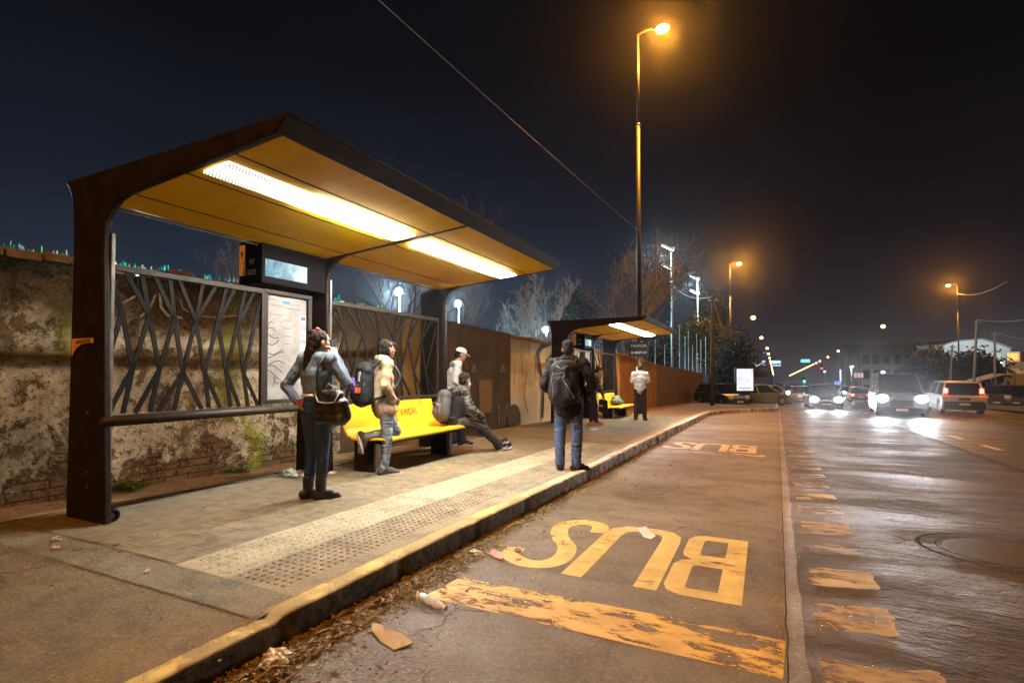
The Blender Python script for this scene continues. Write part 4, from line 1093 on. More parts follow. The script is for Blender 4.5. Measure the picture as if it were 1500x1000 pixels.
cable('cable from the shed lamp running off the right edge, uppermost of three', lampR, at(1475, 412, 50), .6, .03, m_cab2)
cable('cable from the leaning grey pole to the right edge of the picture', u2, at(1530, 462, 40), .3, .02, m_cab2)
cable('cable from the insulator pole to the right edge of the picture', u3, at(1540, 497, 44), .3, .02, m_cab2)
cable('pale cable sagging from the taller strip mast to the dark utility pole', at(986, 418, 46), u1, .5, .02, m_cab2)
cable('cable running on from the dark utility pole to the lamp above the parked car', u1, at(1072, 497, 55), .9, .02, m_cab2)

# ------------------------------------------------------------------ buildings on the right and far ahead
m_block = plain('pale_render', (.15, .145, .14), .9, 0, .2, .6)
m_win = plain('dark_window_glass', (.02, .022, .028), .15)
m_shed = plain('white_corrugated_sheet', (.70, .76, .85), .7, 0, .12, 1)
def facade_frame(pa, pb):
    """frame of a building whose front runs from pa to pb (x along the front, y back)"""
    a, b = V(pa), V(pb); d = V((b.x - a.x, b.y - a.y, 0)); w = d.length
    return (a.x, a.y), math.atan2(d.y, d.x), w
a, b = at(1260, 560, 122), at(1398, 560, 122)
(ox, oy), rz, wd = facade_frame(a, b)
z0 = G(oy) - .5; hb = at(1300, 503, 122).z - z0
t = thing('apartment_block', 'pale flat roofed three storey block with a row of dark windows', 'building', (ox, oy, z0), rz)
MB().box(0, wd, 0, 5, 0, hb).build('wall', m_block, t)
MB().box(-.2, wd + .2, -.2, 5.2, hb, hb + .35).build('roof', plain('roof_slab', (.25, .24, .23), .9), t)
for fl in range(3):
    for i in range(9):
        x = 1.4 + i * (wd - 2.8) / 8.0; z = hb - 3.7 - fl * 3.5
        if z < .5: continue
        f = MB().box(x - .95, x + .95, -.06, .0, z - 1.2, z + 1.2).build('window', plain('window_frame', (.22, .22, .22), .6), t)
        MB().box(x - .85, x + .85, -.075, -.061, z - 1.1, z + 1.1).build('pane', m_win, f)
for i in range(2): MB().box(6 + 9 * i, 12 + 9 * i, -1.2, -.01, hb - 6.0 - i * .4, hb - 5.85 - i * .4).build('canopy', m_block, t)
a, b = at(1384, 560, 104), at(1481, 560, 104)
(ox, oy), rz, wd = facade_frame(a, b); z0 = G(oy) - .5
zt = lambda px, py: at(px, py, 104).z - z0
t = thing('gabled_shed', 'white gabled shed with a curved roof behind the dark bushy trees', 'building', (ox, oy, z0), rz)
pf = [(0, 0), (wd, 0), (wd, zt(1480, 511)), (wd * .80, zt(1460, 503.5)), (wd * .56, zt(1439, 497.5)), (wd * .2, zt(1405, 500)), (0, zt(1385, 505))]
m = MB(); m.prism(pf, lambda u, v, kk: (u, 7 if kk else 0, v)); m.build('wall', m_shed, t)
m = MB(); tp = pf[2:]; m.prism(tp + [(x, z + .25) for x, z in reversed(tp)], lambda u, v, kk: (u, 7.3 if kk else -.4, v + .01)); m.build('roof', plain('shed_roof', (.30, .33, .36), .7), t)
a, b = at(1448, 560, 70), at(1520, 560, 66)
(ox, oy), rz, wd = facade_frame(a, b); z0 = G(oy)
zt = lambda py: at(1470, py, 70).z - z0
t = thing('shop_building', 'low shop with pale sign board and lit orange upper window at the right edge', 'building', (ox, oy, z0), rz)
MB().box(0, wd, 0, 9, 0, zt(530)).build('wall', plain('grey_render', (.20, .20, .21), .9), t)
MB().box(.1, wd - .1, -.25, -.01, zt(547), zt(540.5)).build('sign_board', plain('pale_board', (.52, .53, .50), .6), t)
w_ = MB().box(wd * .40, wd * .66, .2, 6, zt(529.9), zt(516)).build('upper_storey', m_shed, t)
MB().box(wd * .42, wd * .62, .12, .195, zt(527.5), zt(518.5)).build('window', glow('orange_window', (1.0, .42, .08), 1.4), w_)
MB().box(1.0, 1.45, -.5, -.2, zt(533.5), zt(531)).build('wall_lamp', glow('white_lamp', (.9, 1.0, .85), 18), t)
a, b = at(1432, 558, 52), at(1515, 551, 50)
t = thing('market_canopy', 'grey fabric canopy on posts above the parked cars at the right edge', 'canopy', (a.x, a.y, G(a.y) + .1), math.atan2(b.y - a.y, b.x - a.x))
L_ = (V((b.x, b.y, 0)) - V((a.x, a.y, 0))).length; zc = a.z - G(a.y) - .1
m = MB(); m.prism([(0, zc), (L_ * .5, zc + .75), (L_, zc + .6), (L_, zc + .5), (L_ * .5, zc + .65), (0, zc - .08)], lambda u, v, kk: (u, 4.5 if kk else 0, v)); m.build('roof', plain('grey_canvas', (.33, .33, .36), .8), t)
for x in (.3, L_ * .5, L_ - .3):
    for y in (.2, 4.2): MB().tube([(x, y, -.1), (x, y, zc + .3)], .05, 8).build('post', m_greyp, t, True)
# dark gabled house with pale trim at the end of the left pavement
a, b = at(1095, 560, 95), at(1121, 560, 95)
(ox, oy), rz, wd = facade_frame(a, b); z0 = G(oy); zt = lambda py: at(1108, py, 95).z - z0
t = thing('gabled_house', 'dark house with pale zigzag gable trim behind the lit advertising panel', 'building', (ox, oy, z0), rz)
pf = [(0, 0), (wd, 0), (wd, zt(535)), (wd * .78, zt(532)), (wd * .55, zt(536)), (wd * .30, zt(531)), (0, zt(536))]
m = MB(); m.prism(pf, lambda u, v, kk: (u, 12 if kk else 0, v)); m.build('wall', plain('dark_render', (.10, .085, .085), .9), t)
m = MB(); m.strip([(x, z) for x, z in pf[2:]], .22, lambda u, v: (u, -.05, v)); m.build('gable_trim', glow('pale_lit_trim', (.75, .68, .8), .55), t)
MB().box(.2, wd - .2, -.06, -.01, zt(540), zt(539)).build('gutter_trim', m_greyp, t)
for i in range(3): MB().box(1 + i * wd / 3.4, 2.1 + i * wd / 3.4, -.05, -.01, zt(552), zt(544)).build('window', m_win, t)

def sign(name, label, cat, x0, y0, x1, y1, depth, col, st, lines=(), lcol=(.02, .04, .12), pole=True, group=None):
    p = at((x0 + x1) / 2, (y0 + y1) / 2, depth); w = (x1 - x0) / 765 * depth; h = (y1 - y0) / 765 * depth
    g0 = G(p.y)
    t = thing(name, label, cat, (p.x, p.y, g0), TH, group); z = p.z - g0
    MB().box(-w / 2 - .04, w / 2 + .04, .0, .25, z - h / 2 - .04, z + h / 2 + .04).build('case', m_steel2, t)
    f = MB().box(-w / 2, w / 2, -.03, -.002, z - h / 2, z + h / 2).build('lit_face', glow(name + '_glow_%d' % int(x0), col, st), t)
    if lines:
        m = MB()
        for (a, b, c, d) in lines: m.add([(-w / 2 + a * w, -.04, z + h / 2 - b * h), (-w / 2 + c * w, -.04, z + h / 2 - b * h), (-w / 2 + c * w, -.04, z + h / 2 - d * h), (-w / 2 + a * w, -.04, z + h / 2 - d * h)], [(0, 3, 2, 1)])
        m.build('lettering', plain('sign_ink_%d' % int(x0), lcol, .6), f)
    if pole: MB().tube([(0, .12, 0), (0, .12, z - h / 2)], .08, 8).build('post', m_greyp, t, True)
    return t
sign('roadside_sign', 'blue and white lit roadside sign under the left row of lamps', 'sign', 1130, 528, 1143.5, 536, 150, (.50, .78, .95), 1.0, [(.08, .5, .25, .85), (.32, .55, .5, .85), (.55, .55, .95, .8)])
sign('roadside_sign', 'small bluish lit sign left of the larger blue and white sign', 'sign', 1116, 527.8, 1121, 531, 160, (.45, .7, .8), .8)
sign('led_sign', 'teal lit sign hanging above the receding lamps on the avenue', 'sign', 1173, 526.2, 1186.3, 530.6, 190, (.25, .95, .95), 1.3, [(.1, .3, .3, .7), (.4, .3, .6, .7), (.7, .3, .9, .7)], (.4, .8, .85))
sign('neon_sign', 'tall narrow white and blue neon sign beside the small blue kiosk', 'sign', 1230, 541, 1232.2, 559, 140, (.62, .72, 1.0), 1.5)
sign('shop_sign', 'small blue lit shop sign at the foot of the neon column', 'sign', 1222, 558, 1232, 563.5, 139, (.25, .42, .9), .7, pole=False)
sign('billboard', 'pinkish lit billboard panels beside the pale block', 'billboard', 1251, 546, 1264.5, 553, 115, (.75, .45, .45), .5, [(.32, 0, .38, 1), (.66, 0, .72, 1)])
for lab, px, py, dep, col, st in (('green traffic light over the oncoming cars in the middle of the avenue', 1178, 558.5, 110, (.05, 1.0, .55), 6), ('red traffic light at the right end of the receding lamp row', 1204, 539.5, 130, (1.0, .05, .06), 5), ('pale teal traffic light just right of the red one', 1208, 544, 128, (.35, .95, 1.0), 5)):
    p = at(px, py, dep); g0 = G(p.y)
    t = thing('traffic_light', lab, 'traffic light', (p.x, p.y, g0), TH, 'traffic lights'); z = p.z - g0
    MB().box(-.22, .22, 0, .25, z - .35, z + .85).build('housing', m_steel, t, bevel=.03); MB().tube([(0, .12, 0), (0, .12, z - .35)], .07, 8).build('post', m_greyp, t, True)
    m = MB(); m.ball((0, -.02, z), (.24, .10, .24), 10, 6); m.build('lens', glow('signal_%d' % int(px), col, st), t, True)
for lab, px, py, dep, col in (('white lamp under the shed gable behind the bushy trees', 1447, 533, 92, (.9, 1.0, .95)), ('white green lamp among the bushes left of the silver estate car', 1343, 540, 68, (.85, 1.0, .9)), ('white lamp on a thin post in front of the pale block', 1293, 545, 80, (.95, 1.0, .95)), ('small white lamp high left of the pink billboard', 1247, 537, 100, (.9, .95, 1.0))):
    p = at(px, py, dep); g0 = G(p.y)
    t = thing('yard_and_fill_lamp', lab, 'lamp', (p.x, p.y, g0), TH, 'white yard lamps'); z = p.z - g0
    MB().tube([(0, 0, 0), (0, 0, z)], .05, 8).build('post', m_greyp, t, True)
    m = MB(); m.ball((0, -.1, z), (.30, .12, .14), 10, 6); m.build('lens', glow('yard_and_fill_glow', (.9, 1.0, .92), 12), t, True)
    lamp('lamp_light', 'POINT', 7000 if dep == 92 else 900, (.85, 1.0, .92), (0, -.5, z), t, .15)
for lab, lx, ly in (('added unseen lamp behind the left end of the wall to light the glass', -9.3, 3.0), ('added unseen lamp behind the wall beside the bus display to light the glass', -9.3, 4.6)):
    t = thing('yard_and_fill_lamp', lab, 'lamp', (lx, ly, G(ly)), 0, 'white yard lamps')  # unseen lamp added behind the wall to light the broken glass
    MB().tube([(0, 0, 0), (0, 0, 1.75)], .05, 8).build('post', m_greyp, t, True)
    m = MB(); m.ball((0, 0, 1.85), .13, 12, 8); m.build('lens', glow('yard_and_fill_glow', (.9, 1.0, .92), 12), t, True)
    lamp('lamp_light', 'SPOT', 5200, (.70, .95, 1.0), (.2, 0, 1.95), t, .1, V((1, 0, .27)).to_track_quat('-Z', 'Y').to_euler(), R(110), .6)
# lit advertising panel
p = at(1091, 556, 34.5); g0 = G(p.y) + .1
t = thing('advertising_panel', 'lit pale advertising panel standing beside the parked dark car', 'advertising panel', (p.x, p.y, g0), TH)
k = NT('poster_glow'); X3 = k.xyz()
c = k.mix(k.step(k.noise(1.6, 4), .35, .65), (.62, .62, .72), (.92, .90, .95))
c = k.mix(k.math('MULTIPLY', k.step(k.noise(2.2, 2, .5, k.scale((1, 1, 2.5))), .58, .66), .6), c, (.75, .42, .40))
e = k.n('Emission'); k.put(e.inputs[0], c); e.inputs[1].default_value = .95; m_post = k.end(e.outputs[0])
z0, z1 = at(1091, 572, 34.5).z - g0, at(1091, 540, 34.5).z - g0
MB().box(-.62, .62, -.02, .22, z0 - .1, z1 + .1).build('case', m_steel, t, bevel=.03)
f = MB().box(-.54, .54, -.045, -.021, z0, z1).build('poster', m_post, t)
m = MB()
for q in range(5): m.box(-.40 + q * .16, -.29 + q * .16, -.05, -.046, z0 + .16, z0 + .21)
m.build('lettering', plain('dark_print', (.05, .04, .06), .6), f)
MB().box(-.32, .32, 0, .2, -.1, z0 - .1).build('base', m_steel, t, bevel=.02)
# ------------------------------------------------------------------ vehicles
m_tyre = plain('tyre_rubber', (.018, .017, .016), .85)
m_rim = plain('alloy_rim', (.35, .35, .36), .35, .8)
m_trim = plain('black_trim', (.02, .02, .021), .5)
m_plate = plain('number_plate', (.55, .55, .52), .5)
m_gl = glass_dark()
m_headon = glow('headlight_on', (.93, .98, 1.0), 34)
m_headoff = plain('headlight_glass', (.45, .48, .5), .12, 0, .1)
m_tailon = glow('tail_light_on', (1.0, .05, .035), 14)
m_tailoff = plain('tail_light_glass', (.35, .02, .02), .2)
def car_paint(name, col): return plain(name, col, .30, .25, .12, 2, 0, .5, .6)
def make_car(name, label, loc, rz, paint, style='hatch', head=False, tail=False, power=0, group=None, beam=None):
    t = thing(name, label, 'car' if style != 'van' else 'van', loc, rz, group)
    L, Wd, H, belt, gc = {'hatch': (4.1, 1.72, 1.48, .88, .2), 'sedan': (4.5, 1.76, 1.45, .88, .18), 'suv': (4.6, 1.86, 1.72, 1.02, .24), 'van': (4.8, 1.95, 1.98, 1.08, .22)}[style]
    f, r = L / 2, -L / 2; hw = Wd / 2
    wf, wr, wrad = f - .82, r + .78, .33 if style in ('hatch', 'sedan') else .37
    hood = {'hatch': .80, 'sedan': .80, 'suv': .98, 'van': 1.02}[style]
    arch = lambda c: [(c + wrad * 1.14 * math.cos(q), wrad + wrad * 1.14 * math.sin(q)) for q in np.linspace(-.35, PI + .35, 11)]
    prof = [(r + .05, gc + .05), (r + .0, .55), (r + .02, belt - .12), (r + .10, belt)]
    if style == 'sedan': prof += [(r + .35, belt + .05)]
    prof += [(f - 1.25, belt + .02), (f - 1.0, hood + .06), (f - .25, hood - .06), (f - .04, hood - .22), (f, .5), (f - .05, gc + .02)]
    prof += [p for p in arch(wf)] + [p for p in arch(wr)]
    m = MB(); m.prism(prof, lambda u, v, kk: ((-hw if kk else hw) * (1 - .05 * max(0, (v - .55))), u, v))
    body = m.build('body', paint, t, bevel=.05, seg=3)
    for p in body.data.polygons: p.use_smooth = False
    # greenhouse: dark glass cabin with painted pillars and roof
    if style == 'sedan': g = [(r + .75, belt), (r + 1.35, H - .05), (f - 1.85, H - .03), (f - 1.1, belt)]
    elif style == 'hatch': g = [(r + .12, belt), (r + .55, H - .06), (f - 1.75, H - .03), (f - .98, belt)]
    else: g = [(r + .12, belt), (r + .40, H - .06), (f - 1.75, H - .03), (f - 1.05, belt)]
    hb, ht = hw - .08, hw - .24
    m = MB(); m.add([(s * (hb if i in (0, 3) else ht), y, z - (.02 if i in (0, 3) else 0)) for s in (1, -1) for i, (y, z) in enumerate(g)],
                    [(0, 1, 2, 3), (7, 6, 5, 4), (0, 4, 5, 1), (1, 5, 6, 2), (2, 6, 7, 3), (3, 7, 4, 0)])
    m.build('window', m_gl, t, bevel=.03)
    m = MB()
    (y1, z1), (y2, z2) = g[1], g[2]
    m.add([(s * (ht + .012), y, z + dz) for dz in (-.015, .045) for (y, z) in ((y1 - .08, z1), (y2 + .08, z2)) for s in (1, -1)], [(0, 2, 3, 1), (4, 5, 7, 6), (0, 1, 5, 4), (2, 6, 7, 3), (0, 4, 6, 2), (1, 3, 7, 5)])
    for s in (1, -1):
        for (a, b) in ((g[0], g[1]), (g[3], g[2])): m.bar((s * (hb + .008), a[0], a[1]), (s * (ht + .008), b[0], b[1]), .06, .10, (0, 1, 0))
        ym = (y1 + y2) / 2; m.bar((s * (hb + .008), (g[0][0] + g[3][0]) / 2, belt), (s * (ht + .008), ym, z2), .05, .10, (0, 1, 0))
    m.build('roof', paint, t, bevel=.02)
    for y in (wf, wr):
        for s in (1, -1):
            M = Euler((0, PI / 2, 0)).to_matrix()
            m = MB(); m.lathe([(wrad * .62, -.10), (wrad * .9, -.11), (wrad, -.07), (wrad, .07), (wrad * .9, .11), (wrad * .62, .10)], (s * (hw - .13), y, wrad), 20, M)
            w_ = m.build('wheel', m_tyre, t, True)
            m = MB(); m.lathe([(.05, -.115), (wrad * .60, -.10), (wrad * .62, .0), (wrad * .60, .10), (.05, .115)], (s * (hw - .13), y, wrad), 12, M); m.build('rim', m_rim, w_)
    lz = hood - .18
    for s in (1, -1):
        m = MB(); m.ball((s * (hw - .26), f - .06, lz), (.23, .10, .17), 12, 8); h = m.build('headlight', m_headon if head else m_headoff, t, True)  # lens oversized so that it stands in for headlight glare
        if head and power: lamp('headlight_beam', 'SPOT', power, (.88, .95, 1.0), (s * (hw - .26), f + .10, lz), t, .09, (R(94), 0, 0), R(46), 1.0)
        tz = belt + .22 if style in ('suv', 'van') else belt - .14
        tx = hw - (.20 if style in ('suv', 'van') else .20); ty = r + (.14 if style in ('suv', 'van') else .02)
        m = MB(); m.cbox((s * tx, ty, tz), (.16 if style in ('suv', 'van') else .26, .12, .26 if style in ('suv', 'van') else .14)); m.build('tail_light', m_tailon if tail else m_tailoff, t, bevel=.03)
        m = MB(); m.cbox((s * (hw + .07), g[3][0] - .12, belt + .10), (.20, .12, .14)); m.build('mirror', m_trim, t, bevel=.03)
    m = MB(); m.box(-hw * .9, hw * .9, r - .05, r + .06, gc + .02, .70 if style == 'suv' else .50); m.build('bumper', m_trim, t, bevel=.03)
    m = MB(); m.box(-hw * .9, hw * .9, f - .06, f + .05, gc + .02, .46); m.build('bumper', m_trim, t, bevel=.03)
    m = MB(); m.box(-.42, .42, f - .03, f + .03, .50, hood - .24); m.build('grille', m_trim, t, bevel=.01)
    m = MB(); m.box(-.22, .22, r - .064, r - .051, .50, .61); m.build('number_plate', m_plate, t)
    m = MB(); m.box(-.22, .22, f + .051, f + .064, .30, .41); m.build('number_plate', m_plate, t)
    if style in ('suv', 'van'):
        m = MB(); m.box(-.24, .24, r - .022, r - .004, belt - .26, belt - .13); m.build('tailgate_trim', m_trim, t)
    return t
def road_at(px, py, depth):
    p = at(px, py, depth); return (p.x, p.y, G(p.y) + .005)
silver = car_paint('silver_car_paint', (.20, .215, .215)); grey = car_paint('grey_car_paint', (.10, .11, .115)); black = car_paint('black_car_paint', (.022, .024, .028)); white = car_paint('white_car_paint', (.68, .69, .70))
green = car_paint('pale_green_car_paint', (.17, .25, .12)); brown = car_paint('brown_car_paint', (.22, .12, .07)); red = car_paint('dark_red_car_paint', (.10, .015, .018)); navy = car_paint('dark_blue_car_paint', (.04, .05, .08))
BW = 1300.0
make_car('estate_car', 'silver estate car driving away with both high tail lights lit', road_at(1396, 580, 29.2), R(-3), car_paint('pale_silver_car_paint', (.46, .50, .50)), 'suv', tail=True)
make_car('oncoming_van', 'oncoming grey van with huge white glaring headlights beside the silver estate car', road_at(1312, 582, 25.5), R(180 - 5), grey, 'van', True, power=BW * 1.2)
make_car('oncoming_car', 'oncoming grey saloon with glaring headlights in the lane nearest the bus bay', road_at(1204, 582, 33), R(180 + 1), grey, 'sedan', True, power=BW)
make_car('oncoming_car', 'small white car with white headlights behind the oncoming saloon to its left', road_at(1172, 575, 46), R(180), white, 'hatch', True, power=BW * .8)
make_car('driving_car', 'brown hatchback with red tail lights between the oncoming saloon and van', road_at(1257, 573, 52), R(-2), brown, 'hatch', tail=True)
make_car('parked_car', 'black car parked nose out behind the dark utility pole', road_at(1056, 577, 36), R(180 + 38), black, 'hatch')
make_car('parked_car', 'pale green hatchback parked right of the advertising panel', road_at(1112, 577, 38), R(-62), green, 'hatch')
make_car('parked_car', 'white hatchback half hidden beyond the pale green one', road_at(1128, 576, 44), R(-50), white, 'hatch')
make_car('parked_car', 'dark red car parked facing the road beside the insulator pole', road_at(1463, 584, 44), R(180 - 20), red, 'suv')
make_car('parked_car', 'near black car parked at the right edge of the picture', road_at(1500, 584, 43), R(180 - 30), black, 'suv')
make_car('parked_car', 'dark blue car under the left end of the grey canopy', road_at(1446, 566, 60), R(95), navy, 'hatch')
make_car('parked_car', 'silver car in shade under the right half of the grey canopy', road_at(1487, 566, 58), R(85), silver, 'sedan')
# traffic queue far ahead
for i, (px, dep, hd, lab) in enumerate(((1183, 62, 1, 'distant car with white headlights just left of the oncoming saloon'), (1158, 66, 1, 'distant car with bluish headlights close to the bay joint'), (1164, 84, 1, 'headlight pair in the second rank of the distant queue'), (1186, 92, 0, 'red tail light pair under the green traffic light'), (1152, 100, 1, 'headlight pair at the left of the distant queue'), (1172, 112, 0, 'faint red tail light pair in the middle of the distant queue'), (1160, 128, 1, 'farthest headlight pair of the queue'), (1241, 70, 1, 'headlight pair beside the brown hatchback'))):
    make_car('distant_car', lab, road_at(px, 570, dep), R(180) if hd else 0, (black, silver, navy)[i % 3], 'hatch', bool(hd), not hd, group='cars in the queue far ahead')
# motorcycle with its rider among the oncoming cars
p = road_at(1154, 575, 40)
t = thing('motorcycle', 'oncoming motorcycle with a blue white headlight at the left of the traffic', 'motorcycle', p, PI)
for y in (.65, -.65):
    m = MB(); m.lathe([(.20, -.05), (.28, -.06), (.31, 0), (.28, .06), (.20, .05)], (0, y, .31), 18, Euler((0, PI / 2, 0)).to_matrix()); m.build('wheel', m_tyre, t, True)
m = MB(); m.ball((0, .15, .82), (.16, .32, .15), 12, 8); m.build('tank', black, t, True)
m = MB(); m.cbox((0, -.42, .80), (.24, .62, .10)); m.build('seat', m_trim, t, bevel=.03)
m = MB(); m.tube([(0, .65, .31), (0, .48, .95)], .05, 8); m.tube([(-.36, .42, 1.05), (0, .48, 1.0), (.36, .42, 1.05)], .02, 8); m.cbox((0, 0, .48), (.26, .50, .38)); m.build('frame', m_trim, t)
m = MB(); m.ball((0, .62, .92), (.12, .09, .12), 10, 8); m.build('headlight', m_headon, t, True)
RIDER = (p[0], p[1], p[2])
# ------------------------------------------------------------------ people
def grow(name, prims, mat, parent=None, vox=.008, smooth=4, crease=0.0, csc=9.0, seed=0, loc=None, rz=None, an=(.8, 1.5)):
    """one continuous skin over overlapping limbs"""
    m = MB()
    for q in prims:
        if q[0] == 'c': m.cap(q[1], q[2], q[3], q[4], 12)
        elif q[0] == 'e': m.ball(q[1], q[2], 16, 12, q[3] if len(q) > 3 else None)
        elif q[0] == 'b': m.cbox(*q[1:])
    me = m.mesh(name)
    tmp = bpy.data.objects.new('tmp_grow', me); COL.objects.link(tmp)
    r = tmp.modifiers.new('r', 'REMESH'); r.mode = 'VOXEL'; r.voxel_size = vox
    if smooth:
        s = tmp.modifiers.new('s', 'SMOOTH'); s.factor = .5; s.iterations = smooth
    dg = bpy.context.evaluated_depsgraph_get(); dg.update()
    out = bpy.data.meshes.new_from_object(tmp.evaluated_get(dg))
    bpy.data.objects.remove(tmp); bpy.data.meshes.remove(me)
    out.name = name; out.materials.clear()
    if crease:
        n = len(out.vertices); co = np.empty(n * 3); nr = np.empty(n * 3)
        out.vertices.foreach_get('co', co); out.vertices.foreach_get('normal', nr); co = co.reshape(-1, 3); nr = nr.reshape(-1, 3)
        d = np.empty(n)
        for i in range(n):
            x, y, z = co[i]
            w_ = mnoise.noise((x * 4 + seed, y * 4, z * 4))
            d[i] = (1 - abs(mnoise.noise((x * csc * an[0] + w_ * 1.2, y * csc * an[0] + seed, z * csc * an[1] + w_)))) ** 2 - .55 + .35 * mnoise.noise((x * csc * 2 * an[0], y * csc * 2 * an[0], z * csc * 2 * an[1] + seed))
        co += nr * (d * crease)[:, None]; out.vertices.foreach_set('co', co.ravel())
    out.polygons.foreach_set('use_smooth', [True] * len(out.polygons)); out.update()
    o = link(name, out, mat, parent)
    if loc is not None: o.location = loc
    if rz is not None: o.rotation_euler = (0, 0, rz)
    return o
def skin(name, col):
    k = NT(name)
    c = k.mix(k.step(k.noise(9, 4), .3, .7), tuple(x * .82 for x in col), col)
    x = k.n('BsdfPrincipled'); k.put(x.inputs['Base Color'], c); x.inputs['Roughness'].default_value = .5
    x.inputs['Subsurface Weight'].default_value = .08; x.inputs['Subsurface Scale'].default_value = .02
    return k.end(x.outputs[0])
m_skin = skin('skin', (.42, .235, .145)); m_skin2 = skin('tan_skin', (.34, .18, .105))
def frame_z(fwd, up=(0, 0, 1)):
    y = V(fwd).normalized(); x = y.cross(V(up)).normalized(); z = x.cross(y)
    return Matrix((x, y, z)).transposed()
def head_prims(c, Rm, s=1.0):
    c = V(c); T = lambda p: c + Rm @ (V(p) * s)
    E_ = lambda p, r: ('e', T(p), tuple(a * s for a in r), Rm)
    C_ = lambda a, b, ra, rb: ('c', T(a), T(b), ra * s, rb * s)
    return [E_((0, -.010, .030), (.074, .094, .086)), E_((0, .028, -.035), (.058, .066, .075)), E_((0, .058, -.088), (.030, .028, .024)), C_((0, .092, .012), (0, .108, -.022), .009, .013),
            C_((-.036, .078, .024), (.036, .078, .024), .012, .012), E_((.075, -.006, -.008), (.010, .020, .032)), E_((-.075, -.006, -.008), (.010, .020, .032)),
            C_((-.018, .090, -.054), (.018, .090, -.054), .008, .008), C_((-.016, .087, -.067), (.016, .087, -.067), .008, .008), E_((.042, .060, -.020), (.020, .020, .022)), E_((-.042, .060, -.020), (.020, .020, .022))]
def eyes(c, Rm, par, s=1.0):
    for q in (-1, 1):
        m = MB(); m.ball(V(c) + Rm @ (V((q * .031, .083, .006)) * s), .0105 * s, 8, 6); m.build('eye', plain('eye_dark', (.02, .013, .010), .2), par, True)
        m = MB(); m.cap(V(c) + Rm @ (V((q * .016, .090, .026)) * s), V(c) + Rm @ (V((q * .048, .080, .027)) * s), .005, .004, 6); m.build('eyebrow', plain('dark_hair', (.018, .012, .009), .6), par, True)
def hand_prims(w, d, n, side, curl=.5, s=1.0):
    """w wrist, d direction of the fingers, n palm normal (inwards), side +1 thumb to the cross(n,d) side"""
    w, d, n = V(w), V(d).normalized(), V(n); n = (n - d * n.dot(d)).normalized(); x = d.cross(n) * side
    P_ = [('c', w, w + d * .03, .027, .030)]
    for i in range(4):
        kx = (.030, .010, -.010, -.029)[i]; L = (.070, .078, .073, .058)[i] * s
        b = w + d * .082 + x * kx; P_.append(('c', w + d * .02 + x * kx * .7, b, .014, .0115))
        a1 = curl * .7; a2 = curl * 1.7
        p1 = b + (d * math.cos(a1) + n * math.sin(a1)) * L * .5; p2 = p1 + (d * math.cos(a2) + n * math.sin(a2)) * L * .5
        P_ += [('c', b, p1, .0100, .0088), ('c', p1, p2, .0088, .0075)]
    tb = w + d * .030 + x * .026; t1 = tb + (d * .62 + x * .62 + n * .35).normalized() * .038; t2 = t1 + (d * .85 + x * .15 + n * .45).normalized() * .032
    P_ += [('c', tb, t1, .0135, .011), ('c', t1, t2, .011, .0085)]
    return P_
def limb3(a, b, c, ra, rb, rc): return [('c', a, b, ra, rb), ('c', b, c, rb, rc)]
def foot_prims(ank, toe, r=.034):
    a, t = V(ank), V(toe); d = (t - a); d.z = 0; d.normalize()
    return [('c', a, a - V((0, 0, .04)), .040, .040), ('c', a - V((0, 0, .03)) - d * .03, a.lerp(t, .8), .028, .020)]
def shoe(par, ank, toe, mat, sole, high=.0, name='shoe', logo=None, up=(0, 0, 1), sw=1.0):
    a, t = V(ank), V(toe); up = V(up); d = (t - a); d -= up * d.dot(up); d.normalize(); sd = d.cross(up)
    L = (t - a).dot(d)
    P_ = [('c', a - up * .035 - d * .045, a + d * L * .55 - up * .043, .047 * sw, .046), ('c', a + d * L * .4 - up * .040, t - up * .006, .046, .036), ('c', a - up * .02, a + d * L * .55 - up * .022, .048, .036), ('c', a + up * (.005 + high), a - up * .04, .047 + high * .08, .047)]
    o = grow(name, P_, mat, par, .007, 3)
    # sole: a flat outline, thick as it is
    n = 20; vs = []
    for k_ in range(n):
        q = 2 * PI * k_ / n; u = math.cos(q); v = math.sin(q)
        ln = (L + .115) / 2; c = a + d * (L - .115 + .05) / 2 * 1.0 + d * .02
        wdt = .050 * (1 - .12 * (u < -.2)) * sw
        p = c + d * ln * u * 1.02 + sd * wdt * (abs(v) ** .75) * (1 if v >= 0 else -1)
        vs.append(p)
    m = MB(); m.add([p - up * .085 for p in vs] + [p - up * .060 for p in vs], [tuple(reversed(range(n))), tuple(range(n, 2 * n))] + [(i, (i + 1) % n, n + (i + 1) % n, n + i) for i in range(n)])
    m.build('sole', sole, o, bevel=.006)
    if logo:
        m = MB(); mid = a + d * L * .35
        for sgn in (1, -1):
            pts = [mid + d * x + up * z + sd * sgn * (.052) for x, z in ((-.055, -.036), (-.02, -.050), (.02, -.042), (.06, -.018))]
            m.tube(pts, [.003, .009, .007, .003], 6)
        m.build('shoe_stripe', logo, o)
    return o
m_jean_dark = cloth('dark_jeans', (.024, .043, .090), .9); m_jean = cloth('blue_jeans', (.060, .090, .175), 1.0); m_jean_l = cloth('light_grey_jeans', (.20, .23, .265), 1.0)
m_denim = cloth('denim_jacket', (.105, .145, .190), 1.0); m_beige = cloth('beige_parka', (.42, .315, .185), .9); m_blackj = cloth('black_jacket', (.016, .014, .013), .8)
m_white = cloth('white_shirt', (.44, .42, .39), .9); m_dark = cloth('dark_trousers', (.030, .026, .028), .8); m_camo_t = cloth('dark_grey_trousers', (.060, .054, .050), 1.0)
